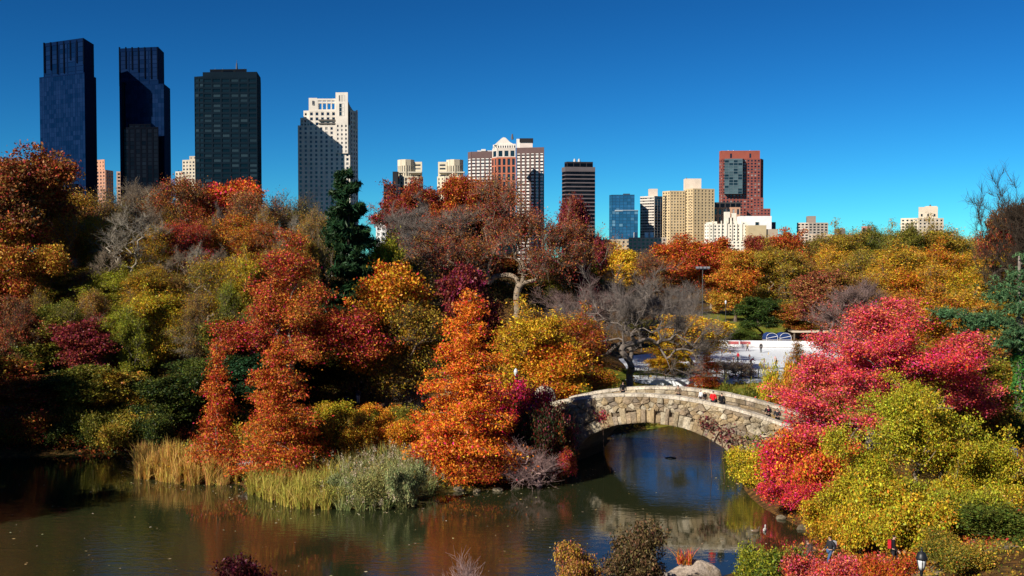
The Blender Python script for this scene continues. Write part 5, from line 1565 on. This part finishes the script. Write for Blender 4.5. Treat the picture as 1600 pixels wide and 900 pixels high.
for k in range(6):
    a = k * math.pi / 3 + .3
    MB().tube([(.125 * math.cos(a), .125 * math.sin(a), hz), (.165 * math.cos(a), .165 * math.sin(a), hz + .12), (.21 * math.cos(a), .21 * math.sin(a), hz + .34), (.225 * math.cos(a), .225 * math.sin(a), hz + .46)], .013, 5).build('rib', M['paint'], lamp, IR)
# flood light mast behind the rink
mp_ = at(1098, 420, 205); mz = ground(mp_.x, 205)
mast = empty('light_mast', (mp_.x, 205, mz)); tag(mast, 'grey flood light mast behind the rink', 'light mast')
MB().tube([(0, 0, 0), (0, 0, mp_.z - mz)], [.16, .09], 8).build('pole', M['metal'], mast, (.12, .11, .10))
MB().box(-1.3, 1.3, -.06, .06, mp_.z - mz - .1, mp_.z - mz + .02).build('cross_arm', M['metal'], mast, (.3, .3, .3))
for x in (-1.1, -.4, .4, 1.1): MB().box(x - .28, x + .28, -.35, .1, mp_.z - mz + .06, mp_.z - mz + .45).build('flood_light', M['paint'], mast, (.22, .22, .23))
# street lamps deeper in the park
for px, py, d, lab in ((1134, 470, 192, 'slim pale lamp post on the slope behind the rink'), (806, 577, 96, 'pale globe lamp half hidden in the yellow tree')):
    q = at(px, py, d); z = ground(q.x, d)
    l_ = empty('street_lamp', (q.x, d, z)); tag(l_, lab, 'lamp')
    MB()._lathe([(.16, 0), (.1, .4), (.055, .8), (.05, q.z - z - .7), (.1, q.z - z - .6)], 8, (0, 0, 0)).build('post', M['paint'], l_, (.06, .06, .06))
    MB()._lathe([(.1, q.z - z - .6), (.2, q.z - z - .25), (.15, q.z - z - .05), (.02, q.z - z + .1)], 10, (0, 0, 0)).build('globe', M['globe'], l_)

# ------------------------------------------------------------------ rink furniture
fence = empty('rink_fence', (0, 0, RZ)); tag(fence, 'black iron fence along the near edge of the rink', 'fence')
fa = Vector((*on_level(1000, 595.5, RZ - .3), 0)); fb = Vector((*on_level(1185, 596, RZ - .3), 0)); fc = Vector((*on_level(1330, 586, RZ - .3), 0))
for a, b, nseg in ((fa, fb, 14), (fb, fc, 10)):
    for k in range(nseg + (b == fc)):
        p = a.lerp(b, k / nseg)
        MB().box(p.x - .05, p.x + .05, p.y - .05, p.y + .05, -.9, 1.35).build('post', M['paint'], fence, (.02, .02, .022))
    for z in (.25, .75, 1.25):
        MB().tube([(a.x, a.y, z), (b.x, b.y, z)], .035, 5).build('rail', M['paint'], fence, (.02, .02, .022))
board = empty('rink_boards', (0, 0, RZ)); tag(board, 'white boards with red strip at the far edge of the rink', 'barrier')
ba = Vector((*on_level(1100, 541.5, RZ), 0)); bb = Vector((*on_level(1400, 544.5, RZ), 0))
for k in range(16):
    a, b = ba.lerp(bb, k / 16), ba.lerp(bb, (k + .985) / 16)
    p_ = MB().obox((a.x, a.y, 0), (b.x - a.x, b.y - a.y, 0), (0, .12, 0), (0, 0, 1.1)).build('panel', M['paint'], board, (.8, .8, .8))
    if k in (2, 3):
        MB().obox((a.x + .1, a.y - .02, .45), (b.x - a.x - .2, b.y - a.y, 0), (0, .02, 0), (0, 0, .5)).build('strip', M['paint'], p_, (.5, .12, .12))
for k, (px, lab) in enumerate(((1204, 'left of the two blue arched tents at the far rink edge'), (1225, 'right of the two blue arched tents at the far rink edge'))):
    q = at(px, 545, 187)
    t_ = empty('arched_tent', (q.x, 187, RZ)); tag(t_, lab, 'tent', 'blue tents by the rink')
    mb = MB(); w, h = 1.0, 1.5
    arc_ = [(-w, 0)] + [(-w * math.cos(t), .7 + (h - .7) * math.sin(t)) for t in np.linspace(0, math.pi, 9)] + [(w, 0)]
    n_ = len(arc_)
    mb.add([(x, -1, z) for x, z in arc_] + [(x, 2, z) for x, z in arc_], [tuple(range(n_)), tuple(range(2 * n_ - 1, n_ - 1, -1))] + [(i, n_ + i, n_ + i + 1, i + 1) for i in range(n_ - 1)])
    mb.build('cover', M['cloth'], t_, (.02, .045, .16))
    MB().tube([(x * 1.03, -1.05, z + .03) for x, z in arc_], .045, 5).build('hoop', M['paint'], t_, (.75, .77, .8))
    MB().tube([(-w, -1.04, .55), (w, -1.04, .95)], .06, 4).build('stripe', M['paint'], t_, (.7, .72, .78))
bench = empty('team_bench', (at(1214, 545, 184).x, 184, RZ)); tag(bench, 'low pale barrier bench before the blue tents', 'bench')
MB().box(-2.6, 2.6, -.2, .2, .42, .5).build('seat', M['paint'], bench, (.55, .5, .42))
for x in (-2.4, -.8, .8, 2.4): MB().box(x - .05, x + .05, -.18, .18, 0, .42).build('leg', M['paint'], bench, (.1, .1, .1))
pv = at(1278, 516, 196)
pav = empty('pavilion', (pv.x, 196, ground(pv.x, 196))); tag(pav, 'long low pavilion with pale flat roof behind the reddish trees', 'pavilion')
ph = pv.z - pav.location.z
MB().box(-5.4, 5.4, -2, 2, ph - .3, ph).build('roof', M['paint'], pav, (.66, .56, .44))
for x in (-5, -2.5, 0, 2.5, 5): MB().box(x - .12, x + .12, -1.8, -1.56, 0, ph - .3).build('post', M['paint'], pav, (.2, .16, .12))
MB().box(-5.2, 5.2, 1.5, 1.8, 0, ph - .3).build('back_wall', M['masonry'], pav, (.30, .22, .15))
ff = empty('floating_frame', (*on_level(1048, 716), .03), .5); tag(ff, 'small dark square frame floating under the arch', 'frame')
for a, b in (((-.35, -.3), (.35, -.3)), ((.35, -.3), (.35, .3)), ((.35, .3), (-.35, .3)), ((-.35, .3), (-.35, -.3))):
    MB().tube([(*a, 0), (*b, 0)], .035, 5).build('bar', M['paint'], ff, (.02, .02, .02))

# ------------------------------------------------------------------ ducks
def duck(label, px, py, rz, body_col, head_col):
    x, y = on_level(px, py)
    d = empty('duck', (x, y, 0), rz); tag(d, label, 'duck', 'ducks on the pond')
    MB().tube([(-.30, 0, .10), (-.22, 0, .07), (-.08, 0, .05), (.08, 0, .05), (.19, 0, .07), (.25, 0, .12)], [.02, .07, .115, .12, .085, .03], 10).build('body', M['cloth'], d, body_col, True)
    MB().tube([(.17, 0, .10), (.20, 0, .18), (.22, 0, .25), (.25, 0, .28), (.29, 0, .28), (.31, 0, .275)], [.06, .042, .045, .055, .045, .02], 8).build('head', M['cloth'], d, head_col, True)
    MB().box(.30, .37, -.02, .02, .255, .275).build('bill', M['paint'], d, (.45, .32, .03))
    MB().tube([(-.22, 0, .09), (-.36, 0, .15)], [.05, .01], 6).build('tail', M['cloth'], d, (.5, .45, .4))
duck('brown duck swimming near the tip of the right bank', 1181, 831, .3, (.16, .11, .07), (.10, .07, .045))
duck('pale duck swimming right of the brown one', 1195, 829, 1.2, (.55, .52, .48), (.4, .38, .35))
duck('grey duck close under the crimson tree', 1283, 837, 2.8, (.40, .37, .33), (.06, .08, .06))
duck('dark duck alone out on the dark water left of the arch', 958, 738, 2.0, (.10, .08, .06), (.08, .07, .05))

def creeper(label, spots, n, ca, cb, seed):
    """climbing plant on the near face"""
    rng = np.random.default_rng(seed)
    P = []
    for u, z, su, sz in spots:
        a = np.column_stack([u + rng.normal(size=n) * su, np.zeros(n), z + rng.normal(size=n) * sz])
        P.append(a)
    P = np.concatenate(P)
    W = np.array([brp(a[0], -.28 - abs(rng.normal()) * .14, a[2]) for a in P])
    V, F, mx, vl = leaf_quads(rng, W, .085, rng.uniform(.2, .8, len(W)), .7, vr=(.4, 1.5))
    o = empty('creeper', (0, 0, 0)); tag(o, label, 'creeper')
    c = put('leaves', mesh_np('leaves', V, [F], {'leaf_mix': mx, 'leaf_val': vl, 'leaf_hue': hue_jit(len(mx))}, mat=M['leaf']), o, color=ca); c['tint'] = list(cb)
    st = MB()
    for u, z, su, sz in spots:
        st.tube([brp(u + su * .5, -.2, -.1), brp(u + su * .2, -.27, z * .5), brp(u, -.27, z), brp(u - su, -.27, z + sz)], [.03, .025, .02, .008], 5)
    st.build('stem', M['bark'], o, (.10, .06, .045))

creeper('wine red creeper hanging on the bridge face right of the arch', [(4.6, 4.2, .5, .35), (5.6, 3.7, .6, .4), (6.6, 3.1, .5, .5)], 130, (.13, .02, .03), (.22, .05, .05), 5)
creeper('small pink creeper patch on the bridge face left of the arch', [(-4.6, 4.1, .3, .3)], 110, (.5, .06, .09), (.3, .04, .05), 6)
creeper('crimson and green creeper where the bridge meets the left bank', [(-8.4, 4.4, .5, .45), (-8.9, 3.4, .6, .6)], 150, (.42, .04, .06), (.06, .07, .02), 7)
creeper('green gold creeper low on the bridge face at the right', [(8.2, 2.6, .7, .6), (9.4, 2.9, .7, .6)], 170, (.30, .28, .03), (.16, .10, .03), 8)
# ------------------------------------------------------------------ people
def skin_mesh(name, pts, edges, sub=1, root=0):
    """grow one closed surface round a skeleton: pts name -> (xyz, radius or (rx, ry))"""
    bm = bmesh.new()
    lay = bm.verts.layers.skin.verify()
    vs = {}
    for k, (co, r) in pts.items():
        v = bm.verts.new(co)
        v[lay].radius = r if hasattr(r, '__len__') else (r, r)
        vs[k] = v
    for a, b in edges: bm.edges.new((vs[a], vs[b]))
    list(vs.values())[root][lay].use_root = True
    me = bpy.data.meshes.new(name + '_frame'); bm.to_mesh(me); bm.free()
    o = bpy.data.objects.new(name + '_frame', me); COL.objects.link(o)
    o.modifiers.new('skin', 'SKIN').use_smooth_shade = True
    s = o.modifiers.new('sub', 'SUBSURF'); s.levels = sub; s.render_levels = sub
    dg = bpy.context.evaluated_depsgraph_get()
    out = bpy.data.meshes.new_from_object(o.evaluated_get(dg))
    out.name = name
    bpy.data.objects.remove(o, do_unlink=True); bpy.data.meshes.remove(me)
    for p in out.polygons: p.use_smooth = True
    return out

def joints(pose):
    J = dict(hip=(0, 0, .93), waist=(0, -.01, 1.08), chest=(0, -.01, 1.28), base=(0, -.01, 1.42), neck=(0, .01, 1.50), head=(0, .03, 1.60), crown=(0, .02, 1.69), nose=(0, .125, 1.585))
    for s, n in ((-1, 'l'), (1, 'r')):
        J.update({n+'sh': (s*.185, -.01, 1.40), n+'el': (s*.245, -.04, 1.13), n+'wr': (s*.25, .06, .90), n+'pa': (s*.245, .09, .82),
                  n+'th': (s*.095, 0, .88), n+'kn': (s*.10, .03, .50), n+'an': (s*.10, -.03, .10), n+'to': (s*.115, .13, .045)})
    if pose == 'walk':
        J.update(lkn=(-.10, .18, .53), lan=(-.10, .20, .12), lto=(-.11, .36, .06), rkn=(.10, -.04, .50), ran=(.10, -.30, .16), rto=(.11, -.17, .06),
                 lel=(-.24, -.12, 1.14), lwr=(-.24, -.06, .92), lpa=(-.24, -.02, .84), rel=(.24, .02, 1.13), rwr=(.25, .20, .95), rpa=(.25, .26, .89))
    if pose == 'lean':     # both forearms forward, bent a little over the parapet
        J.update(lel=(-.25, .10, 1.16), lwr=(-.15, .30, 1.10), lpa=(-.10, .37, 1.10), rel=(.25, .10, 1.16), rwr=(.15, .30, 1.10), rpa=(.10, .37, 1.10),
                 chest=(0, .05, 1.27), base=(0, .08, 1.40), neck=(0, .11, 1.48), head=(0, .14, 1.58), crown=(0, .14, 1.67), nose=(0, .235, 1.56))
        for s, n in ((-1, 'l'), (1, 'r')): J[n+'sh'] = (s*.185, .07, 1.38)
    if pose == 'sit':
        dz = -.48
        J = {k: (v[0], v[1], v[2] + dz) for k, v in J.items()}
        for s, n in ((-1, 'l'), (1, 'r')):
            J.update({n+'th': (s*.10, .04, .43), n+'kn': (s*.13, .46, .46), n+'an': (s*.12, .46, .06), n+'to': (s*.13, .62, .0), n+'wr': (s*.16, .22, .55), n+'pa': (s*.12, .30, .54), n+'el': (s*.25, .02, .66)})
    if pose == 'skate':    # bent forward, one leg trailing
        J.update(hip=(0, -.12, .84), waist=(0, -.06, .98), chest=(0, .12, 1.14), base=(0, .25, 1.23), neck=(0, .32, 1.29), head=(0, .40, 1.37), crown=(0, .41, 1.46), nose=(0, .49, 1.35),
                 lsh=(-.185, .22, 1.22), rsh=(.185, .22, 1.22), lel=(-.30, .10, 1.02), lwr=(-.34, -.12, .95), lpa=(-.34, -.20, .93), rel=(.28, .36, 1.00), rwr=(.22, .56, .98), rpa=(.20, .64, .97),
                 lth=(-.095, -.10, .80), lkn=(-.11, .20, .50), lan=(-.10, .06, .10), lto=(-.11, .22, .05), rth=(.095, -.12, .80), rkn=(.14, -.25, .45), ran=(.22, -.58, .22), rto=(.25, -.46, .10))
    return J

BODY_PARTS = {}
def body_parts(pose):
    if pose in BODY_PARTS: return BODY_PARTS[pose]
    J = joints(pose)
    rad = dict(hip=(.14, .10), waist=(.13, .095), chest=(.155, .105), base=(.09, .07), neck=.05, head=(.078, .095), crown=(.05, .06), nose=.016, sh=.06, el=.042, wr=.028, pa=(.04, .018), th=.085, kn=.055, an=.038, to=.03)
    R_ = lambda k: rad.get(k, rad.get(k[1:], .05))
    pts = {k: (J[k], R_(k)) for k in J}
    ed = [('hip', 'waist'), ('waist', 'chest'), ('chest', 'base'), ('base', 'neck'), ('neck', 'head'), ('head', 'crown'), ('head', 'nose')]
    for n, s in (('l', -1), ('r', 1)):
        ed += [('base', n+'sh'), (n+'sh', n+'el'), (n+'el', n+'wr'), (n+'wr', n+'pa'), ('hip', n+'th'), (n+'th', n+'kn'), (n+'kn', n+'an'), (n+'an', n+'to')]
        # five fingers of unequal length, slightly curled; the thumb leaves the side of the palm
        wr, pa = Vector(J[n+'wr']), Vector(J[n+'pa'])
        f = (pa - wr).normalized(); sd_ = Vector((0, 1, 0)) if abs(f.y) < .8 else Vector((1, 0, 0))
        sd_ = (sd_ - f * sd_.dot(f)).normalized(); cu = f.cross(sd_)
        for i, (off, ln) in enumerate(((-.03, .062), (-.010, .075), (.010, .07), (.03, .055))):
            a = pa + f * .035 + sd_ * off + cu * .012; b_ = a + f * ln * .8 + cu * .03
            pts[f'{n}f{i}'] = (a, .009); pts[f'{n}g{i}'] = (b_, .007)
            ed += [(n+'pa', f'{n}f{i}'), (f'{n}f{i}', f'{n}g{i}')]
        a = pa - f * .03 + sd_ * .045; pts[n+'tb'] = (a, .010); pts[n+'tt'] = (a + f * .05 + sd_ * .02, .008)
        ed += [(n+'pa', n+'tb'), (n+'tb', n+'tt')]
    out = {'body': skin_mesh('body', pts, ed)}
    jr = dict(hip=(.165, .125), waist=(.16, .12), chest=(.185, .135), base=(.11, .09), sh=.082, el=.062, wr=.048)
    k_ = ['hip', 'waist', 'chest', 'base', 'lsh', 'lel', 'lwr', 'rsh', 'rel', 'rwr']
    out['jacket'] = skin_mesh('jacket', {k: (J[k], jr.get(k, jr.get(k[1:], .06))) for k in k_}, [('hip', 'waist'), ('waist', 'chest'), ('chest', 'base'), ('base', 'lsh'), ('lsh', 'lel'), ('lel', 'lwr'), ('base', 'rsh'), ('rsh', 'rel'), ('rel', 'rwr')])
    tr = dict(hip=(.155, .115), th=.10, kn=.072, an=.055)
    k_ = ['hip', 'lth', 'lkn', 'lan', 'rth', 'rkn', 'ran']
    out['trousers'] = skin_mesh('trousers', {k: (J[k], tr.get(k, tr.get(k[1:], .06))) for k in k_}, [('hip', 'lth'), ('lth', 'lkn'), ('lkn', 'lan'), ('hip', 'rth'), ('rth', 'rkn'), ('rkn', 'ran')])
    h = Vector(J['head']); c = Vector(J['crown'])
    out['hair'] = skin_mesh('hair', {'a': (h + Vector((0, -.035, -.02)), (.085, .075)), 'b': (h + Vector((0, -.02, .05)), (.094, .10)), 'c': (c + Vector((0, .0, .01)), (.06, .07))}, [('a', 'b'), ('b', 'c')])
    for n in 'lr':
        a, t = Vector(J[n+'an']), Vector(J[n+'to'])
        out['shoe_' + n] = skin_mesh('shoe', {'a': (a + Vector((0, -.02, -.02)), .052), 'b': (a.lerp(t, .55), .05), 'c': (t, .042)}, [('a', 'b'), ('b', 'c')])
    eye = MB()
    for s in (-1, 1):
        e = h + Vector((s * .032, .088, .012)); eye.box(e.x - .012, e.x + .012, e.y - .006, e.y + .008, e.z - .006, e.z + .006)
    e = h + Vector((0, .088, -.05)); eye.box(e.x - .024, e.x + .024, e.y - .006, e.y + .006, e.z - .004, e.z + .004)
    out['face'] = eye.mesh('face')
    for k, m_ in out.items(): m_.materials.append(M['cloth'])
    BODY_PARTS[pose] = out
    return out
SKIN = (.52, .32, .23)
def person(label, loc, rz, pose, top, legs, hair=(.03, .02, .015), scale=1.0, group=None, bag=None):
    P = body_parts(pose)
    r = empty('person', loc, rz); r.scale = (scale,) * 3
    tag(r, label, 'person', group)
    put('body', P['body'], r, color=SKIN)
    put('jacket', P['jacket'], r, color=top); put('trousers', P['trousers'], r, color=legs)
    put('hair', P['hair'], r, color=hair); put('face', P['face'], r, color=(.10, .04, .035))
    for n in 'lr': put('shoe', P['shoe_' + n], r, color=(.03, .03, .03))
    if bag:
        b = MB(); b.box(-.15, .15, -.30, -.13, 1.0, 1.42); b.build('backpack', M['cloth'], r, bag)
    return r
BLK, DK = (.012, .012, .014), (.03, .03, .035)
JEAN = (.06, .11, .22)
gb = 'people on the bridge'
deck = lambda u, t: brp(u, t, crown(u) - .87)
FR = math.pi - BR_A        # facing the camera side of the bridge
person('brown jacketed man leaning on the near parapet at the crown', deck(1.6, .95), FR, 'lean', (.16, .12, .08), DK, group=gb)
person('person in black standing on the left part of the bridge', deck(-3.6, 1.6), FR + .4, 'stand', BLK, BLK, group=gb)
person('child in white top right of the brown jacketed man', deck(2.9, 2.6), FR - .3, 'stand', (.75, .74, .72), DK, (.02, .015, .01), .72, gb)
person('small child in dark clothes beside the child in white', deck(3.35, 2.3), FR + .5, 'stand', BLK, BLK, (.02, .015, .01), .70, gb)
seat = lambda u: brp(u, .28, crown(u) - .36)
person('person in bright red sitting on the near parapet', seat(4.75), -BR_A, 'sit', (.72, .02, .025), DK, group=gb)
person('person in black coat sitting beside the one in red', seat(5.45), -BR_A + .1, 'sit', BLK, BLK, group=gb)
person('dark clothed person at the right end of the bridge, left of a pair', deck(9.0, .9), FR, 'lean', BLK, BLK, group=gb)
person('dark clothed person at the right end of the bridge, right of a pair', deck(9.7, .9), FR + .2, 'lean', DK, BLK, group=gb)
def walker(label, px, py, z, pose, rz, *a, **k):
    x, y = on_level(px, py, z)
    for _ in range(3):
        z = ground(x, y) + .04
        x, y = on_level(px, py, z)
    return person(label, (x, y, z), rz, pose, *a, **k)
gp_ = 'group on the footpath'
walker('walker in dark jacket and blue jeans, leftmost on the footpath', 542, 634, 1.8, 'walk', 2.6, BLK, JEAN, group=gp_)
walker('walker with white trousers in the footpath group', 560, 632, 1.8, 'stand', 3.0, (.10, .10, .12), (.75, .74, .72), (.10, .05, .02), group=gp_)
walker('walker in black behind the one with white trousers', 555, 625, 1.8, 'walk', 2.8, BLK, BLK, group=gp_)
walker('tall walker in black at the back of the footpath group', 565, 619, 1.8, 'stand', 2.7, BLK, BLK, (.05, .03, .02), 1.05, gp_)
walker('walker in dark brown, rightmost of the footpath group', 580, 627, 1.8, 'walk', -2.6, (.05, .03, .02), BLK, group=gp_)
walker('lone walker in black further up the footpath', 619, 614, 1.8, 'stand', 3.0, BLK, BLK, group=gp_)
gs = 'skaters on the rink'
def skater(label, px, py, pose, rz, top, legs, sc=1.0):
    x, y = on_level(px, py, RZ); return person(label, (x, y, RZ), rz, pose, top, legs, scale=sc, group=gs)
skater('skater in red standing on the left of the rink', 1153, 566, 'stand', 2.0, (.6, .03, .05), DK, .9)
skater('skater bending forward in red and black', 1174, 573, 'skate', -1.3, (.55, .04, .05), BLK, .9)
skater('skater in black near the slim conifer', 1213, 577, 'walk', 1.5, BLK, DK, .92)
skater('skater in dark clothes far off by the blue tents', 1189, 551, 'stand', 2.5, DK, DK, .95)
skater('small skater in pink behind the red one', 1146, 567, 'stand', 1.0, (.65, .22, .2), (.5, .2, .2), .55)
skater('small skater in orange in the middle of the rink', 1194, 570, 'stand', 1.0, (.7, .25, .15), (.6, .3, .25), .55)
skater('small skater in peach near the bending one', 1171, 562, 'stand', 0, (.7, .3, .2), (.6, .4, .35), .5)
skater('small skater in pale pink right of the middle', 1211, 565, 'stand', 0, (.7, .4, .38), (.6, .4, .4), .5)
skater('small skater in crimson at the far left of the rink', 1128, 556, 'stand', 1.2, (.6, .05, .08), DK, .7)
skater('skater in grey gliding at the right of the conifer', 1268, 562, 'skate', 1.4, (.2, .2, .22), DK, .9)
skater('skater in navy right of the conifer, farther off', 1290, 553, 'walk', -1.5, (.03, .05, .14), BLK, .9)
skater('skater in tan before the white boards', 1168, 549, 'walk', 1.5, (.4, .28, .16), DK, .9)
gn = 'walkers on the near path'
walker('walker with blue jeans and dark jacket on the near path', 1297, 886, 1.2, 'walk', 1.9, DK, JEAN, group=gn, bag=(.5, .5, .52))
walker('person in black left of the near path walker', 1262, 892, 1.0, 'stand', 2.2, BLK, BLK, group=gn)
walker('person in black carrying a red bag left of the lamp', 1396, 886, 1.5, 'walk', -1.9, BLK, DK, group=gn, bag=(.5, .02, .03))
q = at(1583, 715, 70)
person('person in blue under the ivy clad trunk at the right edge', (q.x, 70, ground(q.x, 70)), 2.6, 'stand', (.03, .07, .22), DK)
